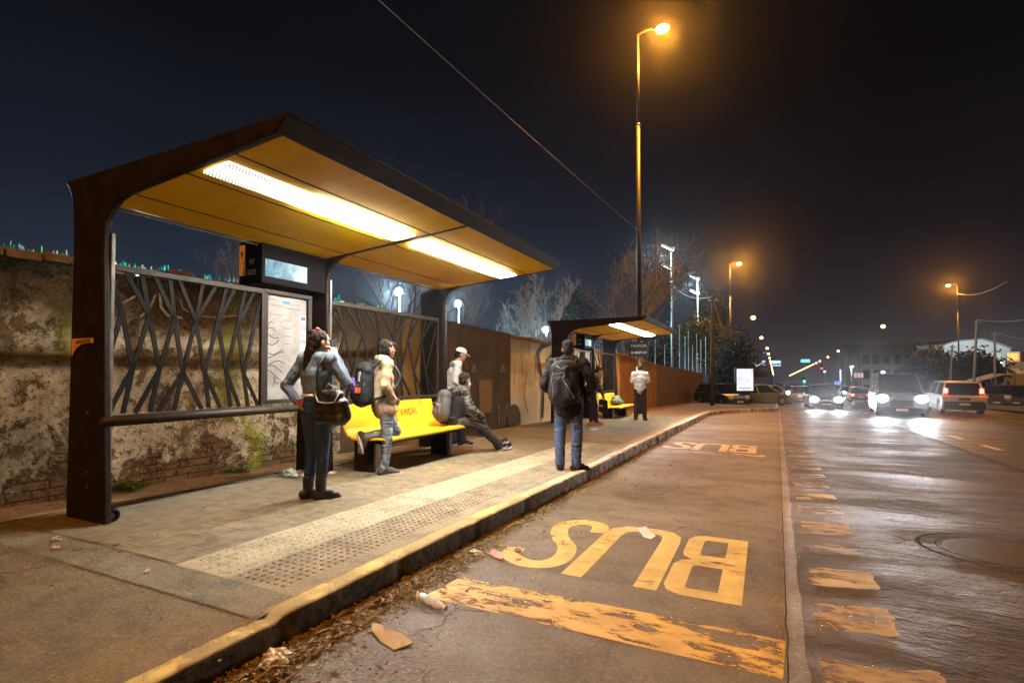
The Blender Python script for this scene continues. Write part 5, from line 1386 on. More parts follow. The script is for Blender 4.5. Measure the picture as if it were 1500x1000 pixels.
def strands(name, col):
    k = NT(name); v = k.scale((60, 60, 6)); n1 = k.noise(1, 4, .7, v, .8)
    c = k.mix(k.step(n1, .3, .72), tuple(x * .35 for x in col), tuple(x * 1.7 for x in col))
    return k.end(k.pbr(c, .6, 0, k.bump(n1, 1.0, .02), .15))
m_hair = cloth('dark_hair_plain', (.020, .013, .009), .8, .4, .72); m_hairb = cloth('brown_hair_plain', (.050, .024, .012), .8, .4, .65)
m_hair = strands('dark_hair_strands', (.018, .012, .008)); m_hairb = strands('brown_hair_strands', (.020, .011, .006))
m_leather = plain('black_leather', (.009, .007, .007), .42, 0, .3, 20, .3); m_bagc = cloth('black_nylon', (.018, .017, .020), .7, .3, .7); m_grey_n = cloth('grey_nylon', (.075, .068, .070), .7, .3, .7)
m_sole_w = plain('white_rubber', (.55, .52, .48), .7); m_sole_k = plain('black_rubber', (.02, .018, .018), .8); m_strap = plain('strap_webbing', (.022, .02, .022), .7); m_cord = plain('grey_piping', (.30, .29, .29), .6)
k = NT('camouflage_cloth'); n1 = k.noise(17, 3, .5); n2 = k.noise(23, 3, .5, k.scale((1, 1, 1), rot=(1, 2, 3)))
c = k.mix(k.step(n1, .50, .53), (.055, .052, .045), (.15, .145, .13)); c = k.mix(k.step(n2, .55, .58), c, (.020, .018, .017)); m_camo = k.end(k.pbr(c, .85, 0, k.bump(k.noise(11, 3, .5, None, 1.5), .5, .03), .2))

def person(label, loc, rz, J, skinm, vox=.0075):
    """continuous body from the joints; J holds local points, +y is the way the person faces"""
    g = {k_: V(v) for k_, v in J.items() if k_ not in ('hf', 'hs', 'hands', 'w')}
    w = J.get('w', 1.0); hs = J.get('hs', 1.0)
    Rm = frame_z(J['hf'])
    P_ = head_prims(g['head'], Rm, hs)
    P_ += [('c', g['neck'], g['head'] - Rm @ V((0, .012, .05)) * hs, .052, .05), ('c', g['pel'], g['che'], .115 * w, .125 * w), ('c', g['che'], g['neck'] - V((0, 0, .03)), .115 * w, .06),
           ('c', g['ls'], g['rs'], .055, .055)]
    for s in 'lr':
        P_ += limb3(g[s + 's'], g[s + 'e'], g[s + 'w'], .046, .037, .026) + limb3(g[s + 'h'], g[s + 'k'], g[s + 'a'], .080 * w, .052, .038) + [('c', g['pel'], g[s + 'h'], .10 * w, .085 * w)]
        P_ += foot_prims(g[s + 'a'], g[s + 't'])
    for (wr, d, n, side, curl) in J['hands']: P_ += hand_prims(g[wr], d, n, side, curl)
    o = grow('person', P_, skinm, None, vox, 3, loc=loc, rz=rz)
    tag(o, label, 'person')
    return o, g, Rm
def jacket(par, g, mat, name='jacket', w=1.0, hem=-.10, extra=(), crease=.012, arm=1.0, seed=1, short=False, vox=.009):
    P_ = [('c', g['pel'] + V((0, 0, hem)), g['che'], .145 * w, .160 * w), ('c', g['che'], g['neck'] - V((0, 0, .035)), .150 * w, .075), ('c', g['ls'], g['rs'], .078, .078), ('c', g['che'] + (g['ls'] - g['rs']) * .22, g['pel'] + (g['ls'] - g['rs']) * .16 + V((0, 0, hem)), .125 * w, .12 * w), ('c', g['che'] + (g['rs'] - g['ls']) * .22, g['pel'] + (g['rs'] - g['ls']) * .16 + V((0, 0, hem)), .125 * w, .12 * w)]
    for s in 'lr':
        if short: P_ += [('c', g[s + 's'], g[s + 's'].lerp(g[s + 'e'], .82), .074 * arm, .070 * arm)]
        else: P_ += limb3(g[s + 's'], g[s + 'e'], g[s + 'w'].lerp(g[s + 'e'], .06), .074 * arm, .062 * arm, .050 * arm)
    return grow(name, P_ + list(extra), mat, par, vox, 5, crease, 7.5, seed=seed, an=(.9, 1.3))
def trousers(par, g, mat, w=1.0, thigh=.094, knee=.070, hem=.056, low=.05, crease=.009, seed=2, name='trousers', top=.06):
    P_ = [('c', g['pel'] + V((0, 0, top)), g['pel'] - V((0, 0, .03)), .122 * w, .132 * w)]
    for s in 'lr':
        a = g[s + 'a'].lerp(g[s + 'k'], low)
        P_ += [('c', g['pel'], g[s + 'h'], .125 * w, thigh * w * 1.08)] + limb3(g[s + 'h'], g[s + 'k'], a, thigh * w, knee, hem)
    return grow(name, P_, mat, par, .0085, 4, crease * .8, 10, seed=seed, an=(.35, 2.4))
def hair_cap(par, g, Rm, mat, extra=(), s=1.0, name='hair', grow_=1.0, crease=.006):
    c = g['head']; T = lambda p: c + Rm @ (V(p) * s)
    P_ = [('e', T((0, -.022, .040)), (.083 * s * grow_, .096 * s * grow_, .086 * s * grow_), Rm), ('e', T((0, -.055, -.020)), (.072 * s * grow_, .055 * s, .065 * s), Rm)] + [(q[0], T(q[1]), *((T(q[2]), *q[3:]) if q[0] == 'c' else (q[2], Rm))) for q in extra]
    return grow(name, P_, mat, par, .0075, 3, crease, 22, seed=4)
def backpack(label, loc, rz, mat, size=(.30, .18, .46), tilt=.0, trim=None, details=None, straps=None):
    """body, front pocket, side seams, straps; local +y is towards the wearer's back"""
    a, b, c = size
    P_ = [('e', (0, 0, c * .30), (a * .5, b * .52, c * .24)), ('c', (-a * .22, 0, c * .20), (-a * .25, 0, -c * .32), b * .46, b * .52), ('c', (a * .22, 0, c * .20), (a * .25, 0, -c * .32), b * .46, b * .52), ('c', (0, -.01, c * .25), (0, -.015, -c * .32), b * .55, b * .60), ('c', (-a * .18, -b * .42, -c * .04), (-a * .18, -b * .42, -c * .28), b * .26, b * .3), ('c', (a * .18, -b * .42, -c * .04), (a * .18, -b * .42, -c * .28), b * .26, b * .3)]
    o = grow('backpack', P_, mat, None, .009, 4, .007, 10, seed=6, loc=loc); o.rotation_euler = (tilt, 0, rz)
    tag(o, label, 'backpack')
    m = MB(); m.tube([(-a * .42, -b * .34, -c * .30), (-a * .46, -b * .2, c * .05), (-a * .36, -b * .22, c * .36), (0, -b * .25, c * .50), (a * .36, -b * .22, c * .36), (a * .46, -b * .2, c * .05), (a * .42, -b * .34, -c * .30)], .006, 6); m.build('zip', trim or m_strap, o, True)
    m = MB(); m.tube([(-a * .34, -b * .72, -c * .04), (-a * .2, -b * .80, c * .04), (0, -b * .80, c * .055), (a * .2, -b * .80, c * .04), (a * .34, -b * .72, -c * .04)], .005, 6); m.build('pocket_zip', trim or m_strap, o, True)
    m = MB(); m.tube([(-.04, b * .2, c * .50), (-.03, b * .2, c * .57), (.03, b * .2, c * .57), (.04, b * .2, c * .50)], .010, 8); m.build('handle', m_strap, o, True)
    for sx in (-1, 1):
        m = MB(); pts = straps[0 if sx < 0 else 1] if straps else [(sx * a * .28, b * .35, c * .40), (sx * a * .30, b * .75, c * .50), (sx * a * .34, b * 1.6, c * .36), (sx * a * .38, b * 1.75, c * .08), (sx * a * .42, b * 1.1, -c * .2), (sx * a * .40, b * .3, -c * .34)]
        pts = [V(p) for p in pts]; q = []
        for i in range(len(pts) - 1):
            for f in (0, .25, .5, .75):
                p0 = pts[max(0, i - 1)]; p1, p2 = pts[i], pts[i + 1]; p3 = pts[min(len(pts) - 1, i + 2)]
                q.append(.5 * ((2 * p1) + (p2 - p0) * f + (2 * p0 - 5 * p1 + 4 * p2 - p3) * f * f + (3 * p1 - p0 - 3 * p2 + p3) * f ** 3))
        q.append(pts[-1]); m.tube(q, .017, 8); m.build('strap', m_strap, o, True)
    return o
def on_body(o, local): return tuple(o.matrix_basis @ V(local))
def place(o, loc, rz): o.location = loc; o.rotation_euler = (0, 0, rz); bpy.context.view_layer.update()

# ---- woman on the phone
wl = gp(463, 731, .15); H0 = R(2)
J = dict(pel=(0, 0, .93), che=(0, .0, 1.22), neck=(.0, -.005, 1.43), head=(.01, .03, 1.555), hf=(.42, .9, .05), ls=(-.165, -.005, 1.375), rs=(.165, .005, 1.375),
         le=(-.31, -.10, 1.12), lw=(-.155, -.10, .955), re=(.315, .075, 1.145), rw=(.172, .070, 1.405), lh=(-.085, 0, .90), rh=(.085, 0, .90), lk=(-.075, .02, .50), rk=(.055, .03, .50), la=(-.075, -.03, .09), ra=(.065, -.005, .09), lt=(.0, .105, .04), rt=(.145, .125, .04), w=.92,
         hands=[('lw', (.75, -.05, -.35), (0, 1, 0), 1, .35), ('rw', (-.35, .05, .85), (-.9, .1, -.3), 1, .75)])
wo_, g, Rm = person('woman in a denim jacket and dark jeans holding a phone to her ear', tuple(wl), H0, J, m_skin)
trousers(wo_, g, m_jean_dark, 1.04, .100, .062, .046, .03, .011, 3)
jacket(wo_, g, m_denim, 'jacket', .84, .13, [('c', g['neck'] - V((.05, .02, .035)), g['neck'] + V((.05, -.02, -.035)), .055, .055)], .012, .86, 5)
m = grow('shirt_hem', [('e', (0, -.012, 1.025), (.165, .130, .030))], m_white, wo_, .009, 3)
m = MB(); m.cbox((-.07, -.148, .965), (.05, .012, .045)); m.build('label_patch', plain('red_patch', (.35, .02, .03), .6), wo_)
hair_cap(wo_, g, Rm, m_hairb, [('c', (0, -.08, -.02), (-.02, -.105, -.12), .060, .052), ('c', (-.02, -.105, -.10), (-.035, -.125, -.27), .052, .045), ('c', (-.035, -.125, -.25), (-.04, -.135, -.44), .045, .016), ('c', (.02, -.10, -.08), (.005, -.12, -.34), .035, .014), ('c', (.05, -.05, .02), (.055, -.05, -.05), .035, .02), ('e', (-.01, -.07, .095), (.05, .04, .03))], 1.02, crease=.005)
m = MB(); m.tube([g['head'] + Rm @ V(p) for p in ((-.075, .01, .085), (-.045, -.02, .128), (.0, -.03, .135), (.045, -.02, .122))], [.010, .016, .016, .010], 8); m.build('hair_band', plain('red_hair_band', (.42, .06, .06), .6), wo_, True)
eyes(g['head'], Rm, wo_)
for s in 'lr': shoe(wo_, g[s + 'a'], g[s + 't'], m_leather, m_sole_k, .10, 'boot', sw=1.02)
m = MB(); m.cbox((.118, .085, 1.505), (.012, .072, .145), .1, .25, .1)
o = m.build('mobile_phone', plain('dark_phone', (.03, .03, .034), .2), None, bevel=.004); place(o, tuple(wl), H0); tag(o, 'dark mobile phone held at the right ear of the woman in denim', 'phone')
# her shoulder bag
bagc = V((.265, -.12, .945))
P_ = [('b', bagc + V((.015, 0, -.02)), (.27, .10, .25)), ('c', bagc + V((-.11, 0, -.13)), bagc + V((.14, .01, -.13)), .070, .070), ('c', bagc + V((-.10, 0, .0)), bagc + V((.13, .01, .0)), .072, .072), ('c', bagc + V((-.09, 0, .10)), bagc + V((.11, .01, .09)), .05, .05), ('c', bagc + V((.15, .03, .02)), bagc + V((.17, .03, -.11)), .05, .06)]
o = grow('handbag', P_, m_leather, None, .009, 7, .008, 9, seed=9); place(o, tuple(wl), H0); tag(o, 'large black leather shoulder bag hanging behind the woman in denim', 'handbag')
m = MB(); m.tube([bagc + V(p) for p in ((-.11, -.02, .12), (-.12, -.03, .24), (-.135, -.005, .36), (-.12, .08, .49), (-.09, .20, .48))], .012, 8); m.build('strap', m_leather, o, True)
m = MB(); m.tube([bagc + V(p) for p in ((-.09, -.075, .09), (-.06, -.08, .03), (.03, -.08, .02), (.12, -.06, .03), (.16, -.05, .10))], .006, 6); m.tube([bagc + V(p) for p in ((-.02, -.05, .12), (.05, -.06, .20), (.10, -.02, .16), (.13, .03, .12))], .006, 6); m.build('piping', m_cord, o, True)
m = MB(); m.lathe([(.018, 0), (.022, .004), (.018, .008)], bagc + V((-.11, -.075, .11)), 12, Euler((PI / 2, 0, 0)).to_matrix()); m.build('buckle', m_rim, o)

# ---- youth in the beige parka, one foot drawn up
yl = gp(560, 695, .15); H1 = R(-32)
J = dict(pel=(0, 0, .92), che=(0, .0, 1.20), neck=(0, .01, 1.42), head=(0, .05, 1.555), hf=(-.10, 1, .02), ls=(-.175, .0, 1.36), rs=(.175, .0, 1.36),
         le=(-.25, -.06, 1.10), lw=(-.165, .07, .955), re=(.25, -.06, 1.10), rw=(.165, .07, .95), lh=(-.085, 0, .89), rh=(.085, 0, .89), lk=(-.085, .20, .515), rk=(.075, .035, .49), la=(-.085, -.20, .47), ra=(.06, .0, .085), lt=(-.085, -.245, .30), rt=(.075, .175, .032), w=.95,
         hands=[('lw', (.2, .7, -.5), (1, 0, 0), 1, .5), ('rw', (-.2, .7, -.5), (-1, 0, 0), -1, .5)])
yo, g, Rm = person('youth in a beige parka and light jeans standing on one leg by the yellow bench', tuple(yl), H1, J, m_skin)
trousers(yo, g, m_jean_l, .96, .092, .070, .055, .02, .010, 8)
jacket(yo, g, m_beige, 'parka', .84, -.12, [('e', g['lw'] + V((.0, .005, -.03)), (.042, .045, .06)), ('e', g['rw'] + V((.0, .005, -.03)), (.042, .045, .06)), ('c', g['pel'] + V((-.075, .035, -.10)), g['pel'] + V((.075, .035, -.10)), .122, .122), ('c', g['pel'] + V((-.04, .005, -.08)), g['pel'] + V((-.03, 0, .18)), .135, .135), ('c', g['pel'] + V((.04, .005, -.08)), g['pel'] + V((.03, 0, .18)), .135, .135), ('c', g['neck'] + V((-.06, -.055, .01)), g['neck'] + V((.06, -.055, .01)), .055, .055), ('c', g['neck'] + V((-.075, .0, .0)), g['neck'] + V((-.03, .06, -.03)), .05, .04), ('c', g['neck'] + V((.075, .0, .0)), g['neck'] + V((.03, .06, -.03)), .05, .04)], .010, .95, 7)
hair_cap(yo, g, Rm, m_hair, [('c', (.055, -.02, .0), (.062, -.01, -.055), .035, .03), ('c', (-.055, -.02, .0), (-.062, -.01, -.055), .035, .03), ('c', (0, -.075, -.02), (0, -.07, -.09), .055, .045), ('c', (-.03, .075, .075), (.04, .085, .055), .025, .022)], 1.0, crease=.008)
eyes(g['head'], Rm, yo)
m_shoe_g = cloth('grey_canvas_shoe', (.075, .066, .058), .5)
shoe(yo, g['ra'], g['rt'], m_shoe_g, m_sole_w)
shoe(yo, g['la'], g['lt'], m_shoe_g, m_sole_w, up=(0, .96, .26))
bp = backpack('black backpack with a purple panel and an orange patch worn over the beige parka', on_body(yo, (0, -.235, 1.12)), H1, m_bagc, (.34, .20, .52), -.06, m_cord, straps=[[(-.10, .06, .20), (-.14, .16, .30), (-.165, .30, .24), (-.185, .38, .10), (-.20, .26, -.10), (-.13, .06, -.18)], [(.10, .06, .20), (.14, .16, .30), (.165, .30, .24), (.185, .38, .10), (.20, .26, -.10), (.13, .06, -.18)]])
m = MB(); m.ball((.03, -.148, -.02), (.075, .030, .10), 12, 8); m.build('panel', plain('purple_panel', (.10, .04, .24), .6), bp, True)
m = MB(); m.cbox((.125, -.105, -.075), (.06, .05, .065), .75); m.build('patch', plain('orange_patch', (.55, .10, .03), .6), bp, bevel=.006)
m = MB(); m.cbox((.10, -.088, .09), (.025, .03, .12), .6); m.build('logo_tab', m_cord, bp, bevel=.004)

# ---- man in the white cap leaning behind the third post
cl = gp(672, 654, .15); H2 = R(-46)
J = dict(pel=(0, -.05, .96), che=(0, -.02, 1.26), neck=(0, .03, 1.48), head=(0, .09, 1.61), hf=(0, .96, -.26), ls=(-.185, .0, 1.43), rs=(.185, .0, 1.43), le=(-.21, -.06, 1.15), lw=(-.13, .13, 1.02), re=(.21, -.06, 1.15), rw=(.13, .14, 1.02),
         lh=(-.09, -.05, .93), rh=(.09, -.05, .93), lk=(-.09, .02, .50), rk=(.09, .06, .50), la=(-.085, .02, .085), ra=(.10, .10, .085), lt=(-.09, .18, .032), rt=(.11, .27, .032), w=1.0, hands=[('lw', (.5, .6, -.4), (.5, -.5, 0), 1, .6), ('rw', (-.5, .6, -.4), (-.5, -.5, 0), -1, .6)])
co_, g, Rm = person('man in a white cap and white shirt leaning behind the third shelter post', (cl.x - .14, cl.y + .12, cl.z), H2, J, m_skin2)
trousers(co_, g, m_dark, 1.0, .098, .076, .066, .02, .009, 11)
jacket(co_, g, m_white, 'shirt', .94, -.02, [('c', g['neck'] - V((.04, -.02, .03)), g['neck'] + V((.04, .02, -.03)), .06, .06)], .010, .92, 13)
hair_cap(co_, g, Rm, m_hair, (), .97)
T = lambda p: g['head'] + Rm @ V(p)
cp = grow('cap', [('e', T((0, -.008, .065)), (.090, .104, .070), Rm), ('e', T((0, -.01, .045)), (.089, .103, .03), Rm)], cloth('white_cap', (.62, .60, .57), .3), co_, .007, 3)
m = MB(); vs = []
for i in range(11):
    q = PI * i / 10; vs.append((.078 * math.cos(q), .075 + .098 * math.sin(q), .040 - .030 * math.sin(q) ** 2 - .012 * abs(math.cos(q))))
m.add([T(v) for v in vs] + [T((v[0], v[1], v[2] + .009)) for v in vs], [tuple(reversed(range(11))), tuple(range(11, 22))] + [(i, (i + 1) % 11, 11 + (i + 1) % 11, 11 + i) for i in range(11)]); m.build('visor', cloth('white_cap', (.62, .60, .57), .3), cp)
eyes(g['head'], Rm, co_)
m_shoe_k = cloth('black_mesh_shoe', (.018, .016, .018), .5)
for s in 'lr': shoe(co_, g[s + 'a'], g[s + 't'], m_shoe_k, m_sole_w, 0, logo=m_sole_w)

# ---- man seated on the bench end, legs stretched out
sl = V((-4.36, 6.93, G(6.9) + .15)); H3 = R(-28)
J = dict(pel=(0, 0, .545), che=(0, .06, .83), neck=(0, .14, 1.03), head=(0, .20, 1.16), hf=(-.30, .95, -.08), ls=(-.18, .10, .985), rs=(.18, .10, .985), le=(-.23, .14, .72), lw=(-.13, .36, .60), re=(.235, .17, .725), rw=(.15, .42, .585),
         lh=(-.09, .04, .52), rh=(.09, .04, .52), lk=(-.10, .46, .45), rk=(.09, .46, .43), la=(-.07, .88, .125), ra=(.05, .84, .095), lt=(-.055, 1.03, .16), rt=(.075, 1.02, .10), w=.95, hands=[('lw', (.3, .8, -.45), (.6, -.2, -.6), 1, .5), ('rw', (-.1, .75, -.6), (-.6, -.2, -.6), -1, .5)])
so, g, Rm = person('man in a camouflage sweater sitting on the bench end with his legs stretched out', tuple(sl), H3, J, m_skin)
trousers(so, g, m_camo_t, 1.0, .098, .080, .068, .03, .014, 17)
jacket(so, g, m_blackj, 'vest', .93, -.02, (), .006, .1, 19)
jk = grow('sweater', limb3(g['ls'] + V((.03, 0, 0)), g['le'], g['lw'], .082, .066, .052) + limb3(g['rs'] - V((.03, 0, 0)), g['re'], g['rw'], .082, .066, .052) + [('c', g['ls'], g['rs'], .084, .084), ('c', g['neck'], g['neck'] - V((0, .02, .05)), .066, .09)], m_camo, so, .009, 4, .018, seed=21)
hair_cap(so, g, Rm, m_hair, [('e', (0, .0, .075), (.078, .09, .045))], 1.0)
grow('face_cover', [('e', g['head'] + Rm @ V((.0, .060, -.062)), (.064, .058, .062), Rm), ('c', g['head'] + Rm @ V((0, .075, -.09)), g['head'] + Rm @ V((0, .06, -.16)), .045, .035)], m_white, so, .007, 3, .004)
eyes(g['head'], Rm, so)
shoe(so, g['ra'], g['rt'], m_shoe_k, m_sole_w, logo=m_sole_w, up=(0, -.10, .995)); shoe(so, g['la'], g['lt'], m_shoe_k, m_sole_w, logo=m_sole_w, up=(0, -.32, .95))
backpack('dark grey backpack on the back of the man seated on the bench', on_body(so, (-.02, -.175, .78)), H3, m_grey_n, (.30, .19, .46), -.16, m_cord, straps=[[(-.10, .06, .20), (-.15, .18, .25), (-.19, .27, .14), (-.17, .26, -.02), (-.15, .18, -.14), (-.13, .06, -.18)], [(.10, .06, .20), (.15, .18, .25), (.20, .29, .14), (.185, .28, -.02), (.16, .18, -.14), (.13, .06, -.18)]])

# ---- man with the black backpack at the kerb
ml = gp(833, 689, .15); H4 = R(14)
J = dict(pel=(0, 0, .94), che=(0, .0, 1.23), neck=(0, .0, 1.455), head=(-.005, .035, 1.585), hf=(-.08, 1, -.03), ls=(-.20, .0, 1.395), rs=(.20, .0, 1.395), le=(-.315, -.055, 1.13), lw=(-.20, .125, .96), re=(.315, -.055, 1.13), rw=(.20, .125, .96),
         lh=(-.09, 0, .91), rh=(.09, 0, .91), lk=(-.115, .03, .50), rk=(.11, .02, .50), la=(-.11, -.02, .085), ra=(.10, -.03, .085), lt=(-.115, .155, .032), rt=(.23, .09, .032), w=1.02, hands=[('lw', (.3, .5, -.8), (1, -.3, 0), 1, .4), ('rw', (-.3, .5, -.8), (-1, -.3, 0), -1, .4)])
mo, g, Rm = person('man in a black jacket and blue jeans standing at the kerb, seen from behind', tuple(ml), H4, J, m_skin2)
trousers(mo, g, m_jean, 1.0, .100, .076, .062, .0, .016, 23)
jacket(mo, g, m_blackj, 'jacket', 1.0, -.14, [('e', g['lw'] + V((0, .02, -.05)), (.06, .07, .07)), ('e', g['rw'] + V((0, .02, -.05)), (.06, .07, .07)), ('c', g['neck'] - V((.04, 0, .01)), g['neck'] + V((.04, 0, -.01)), .068, .068)], .018, 1.04, 25)
hair_cap(mo, g, Rm, m_hair, [('e', (0, .0, .080), (.076, .09, .042))], 1.0)
m_shoe_b = cloth('brown_black_shoe', (.028, .022, .020), .5)
for s in 'lr': shoe(mo, g[s + 'a'], g[s + 't'], m_shoe_b, m_sole_k, .01)
bp = backpack('large black backpack with grey cords worn by the man at the kerb', on_body(mo, (-.03, -.245, 1.155)), H4, m_bagc, (.36, .22, .54), -.04, m_strap, straps=[[(-.11, .07, .22), (-.15, .20, .30), (-.185, .33, .22), (-.20, .40, .06), (-.22, .28, -.14), (-.15, .07, -.22)], [(.11, .07, .22), (.15, .20, .30), (.185, .33, .22), (.20, .40, .06), (.22, .28, -.14), (.15, .07, -.22)]])
m = MB(); m.tube([(-.13, -.135, .12), (-.14, -.16, .02), (-.12, -.175, -.10), (-.13, -.165, -.20)], .004, 6); m.tube([(.02, -.16, .10), (-.0, -.17, .03), (.06, -.178, -.06), (.12, -.15, -.16), (.14, -.12, -.2)], .004, 6); m.tube([(-.08, -.135, .2), (-.02, -.15, .16), (.05, -.14, .2)], .004, 6); m.build('cord', m_cord, bp, True)
m = MB()
for a_, b_, s_ in ((-.07, .10, .05), (-.05, .06, .06), (-.09, .04, .045), (-.02, .11, .035), (-.11, .09, .03)): m.strip([(a_ - s_, b_ - .012), (a_ - s_ * .2, b_ + .012), (a_ + s_ * .4, b_ - .004), (a_ + s_, b_ + .014)], .008, lambda x, z: (x, -.161 - .12 * max(0, .05 - abs(x)) , z))
m.build('print', plain('dim_grey_print', (.13, .13, .13), .6), bp)

# ---- man in the white shirt at the farther shelter
vl = gp(938, 615, .15); H5 = R(12)
J = dict(pel=(0, 0, .95), che=(0, .01, 1.25), neck=(0, .04, 1.46), head=(0, .10, 1.57), hf=(.12, .85, -.55), ls=(-.19, .0, 1.40), rs=(.19, .0, 1.40), le=(-.24, -.02, 1.12), lw=(-.08, .24, 1.10), re=(.27, .02, 1.14), rw=(.13, .27, 1.14),
         lh=(-.09, 0, .92), rh=(.09, 0, .92), lk=(-.12, .02, .50), rk=(.11, .02, .50), la=(-.13, -.01, .085), ra=(.13, -.02, .085), lt=(-.17, .16, .032), rt=(.20, .14, .032), w=1.0, hands=[('lw', (.5, .7, .2), (.3, -.2, 1), 1, .7), ('rw', (-.5, .7, .2), (-.3, -.2, 1), -1, .7)])
vo, g, Rm = person('man in a white shirt and dark trousers, head bowed, beside the farther bench', tuple(vl), H5, J, m_skin2, .009)
trousers(vo, g, m_dark, 1.0, .100, .078, .068, .02, .009, 31)
jacket(vo, g, m_white, 'shirt', .96, -.03, [('c', g['neck'] - V((.04, 0, .02)), g['neck'] + V((.04, 0, -.02)), .06, .06)], .016, .95, 33, True)
hair_cap(vo, g, Rm, m_hair, (), 1.0)
for s in 'lr': shoe(vo, g[s + 'a'], g[s + 't'], m_leather, m_sole_k)
# ---- person with the big black bag under the farther shelter
fl = gp(868, 621, .15); H6 = R(-50)
J = dict(pel=(0, -.03, .87), che=(0, .05, 1.13), neck=(0, .12, 1.33), head=(0, .19, 1.44), hf=(0, .85, -.5), ls=(-.16, .07, 1.27), rs=(.16, .07, 1.27), le=(-.20, .10, 1.0), lw=(-.10, .28, .88), re=(.20, .12, 1.0), rw=(.12, .26, .80),
         lh=(-.08, -.03, .84), rh=(.08, -.03, .84), lk=(-.08, .05, .47), rk=(.08, .05, .47), la=(-.08, -.02, .085), ra=(.09, .06, .085), lt=(-.08, .14, .032), rt=(.10, .23, .032), w=.9, hands=[('lw', (.2, .6, -.6), (.8, -.2, 0), 1, .8), ('rw', (0, .3, -.9), (-.9, -.2, 0), -1, 1.0)])
fo, g, Rm = person('person in a patterned top and pink shoes looking down under the farther shelter', tuple(fl), H6, J, m_skin, .009)
trousers(fo, g, m_dark, .95, .092, .07, .058, .02, .008, 41)
jacket(fo, g, m_camo, 'top', .86, .0, (), .009, .9, 43)
hair_cap(fo, g, Rm, m_hair, [('e', (0, -.09, .09), (.045, .045, .045))], 1.0)
eyes(g['head'], Rm, fo)
for s in 'lr': shoe(fo, g[s + 'a'], g[s + 't'], plain('pink_shoe', (.55, .14, .17), .7), m_sole_w)
bl = V((.10, .27, .50))
o = grow('shopping_bag', [('c', bl + V((-.16, 0, -.13)), bl + V((.16, 0, -.13)), .07, .07), ('c', bl + V((-.16, 0, .12)), bl + V((.16, 0, .12)), .055, .055), ('c', bl + V((-.17, 0, -.1)), bl + V((-.17, 0, .1)), .06, .05), ('c', bl + V((.17, 0, -.1)), bl + V((.17, 0, .1)), .06, .05), ('b', bl, (.30, .11, .28))], m_bagc, None, .01, 3, .006)
place(o, tuple(fl), H6); tag(o, 'big black bag with a white line of lettering held in front of the pink shoes', 'bag')
m = MB(); m.tube([bl + V(p) for p in ((-.10, 0, .15), (-.07, 0, .27), (.03, 0, .30), (.10, 0, .15))], .010, 8); m.build('handle', m_strap, o, True)
m = MB()
for q in range(5): m.box(bl.x - .14 + q * .06, bl.x - .095 + q * .06, bl.y - .083, bl.y - .075, bl.z - .02, bl.z + .03)
m.build('lettering', m_sole_w, o)
# bundle on the farther bench
k = NT('striped_bundle_cloth'); wv = k.n('TexWave', wave_type='BANDS', bands_direction='DIAGONAL'); k.put(wv.inputs['Vector'], k.co); wv.inputs['Scale'].default_value = 5; wv.inputs['Distortion'].default_value = 1.5
c = k.mix(k.step(wv.outputs['Fac'], .45, .55), (.30, .24, .14), (.06, .05, .04)); c = k.mix(k.step(k.noise(2.5, 2), .50, .52), c, (.07, .13, .11)); m_bund = k.end(k.pbr(c, .85))
o = grow('bundle', [('e', (0, 0, .10), (.20, .36, .11)), ('e', (.02, .16, .19), (.14, .15, .10)), ('e', (.03, -.20, .10), (.18, .20, .10)), ('e', (-.05, -.02, .22), (.10, .20, .07))], m_bund, None, .012, 4, .025, 6, seed=3); place(o, (-4.50, 17.35, G(17.3) + .15 + .41), .3); tag(o, 'striped and green cloth bundle lying on the farther yellow bench', 'bundle')
# rider on the motorcycle
J = dict(pel=(0, -.35, .92), che=(0, -.20, 1.20), neck=(0, -.08, 1.40), head=(0, -.02, 1.53), hf=(0, 1, -.05), ls=(-.18, -.1, 1.34), rs=(.18, -.1, 1.34), le=(-.30, .12, 1.15), lw=(-.32, .38, 1.07), re=(.30, .12, 1.15), rw=(.32, .38, 1.07), lh=(-.09, -.35, .90), rh=(.09, -.35, .90), lk=(-.20, .10, .80), rk=(.20, .10, .80), la=(-.17, -.12, .42), ra=(.17, -.12, .42), lt=(-.17, .06, .36), rt=(.17, .06, .36),
         hands=[('lw', (.3, .9, -.2), (0, .2, -1), 1, 1.2), ('rw', (-.3, .9, -.2), (0, .2, -1), -1, 1.2)])
ro, g, Rm = person('helmeted rider in dark clothes on the oncoming motorcycle', RIDER, PI, J, m_skin2, .012)
trousers(ro, g, m_dark); jacket(ro, g, m_blackj, 'jacket', .95, 0)
grow('helmet', [('e', g['head'] + V((0, 0, .02)), (.13, .15, .14))], plain('black_helmet', (.02, .02, .025), .2), ro, .012, 2)
for s in 'lr': shoe(ro, g[s + 'a'], g[s + 't'], m_leather, m_sole_k)
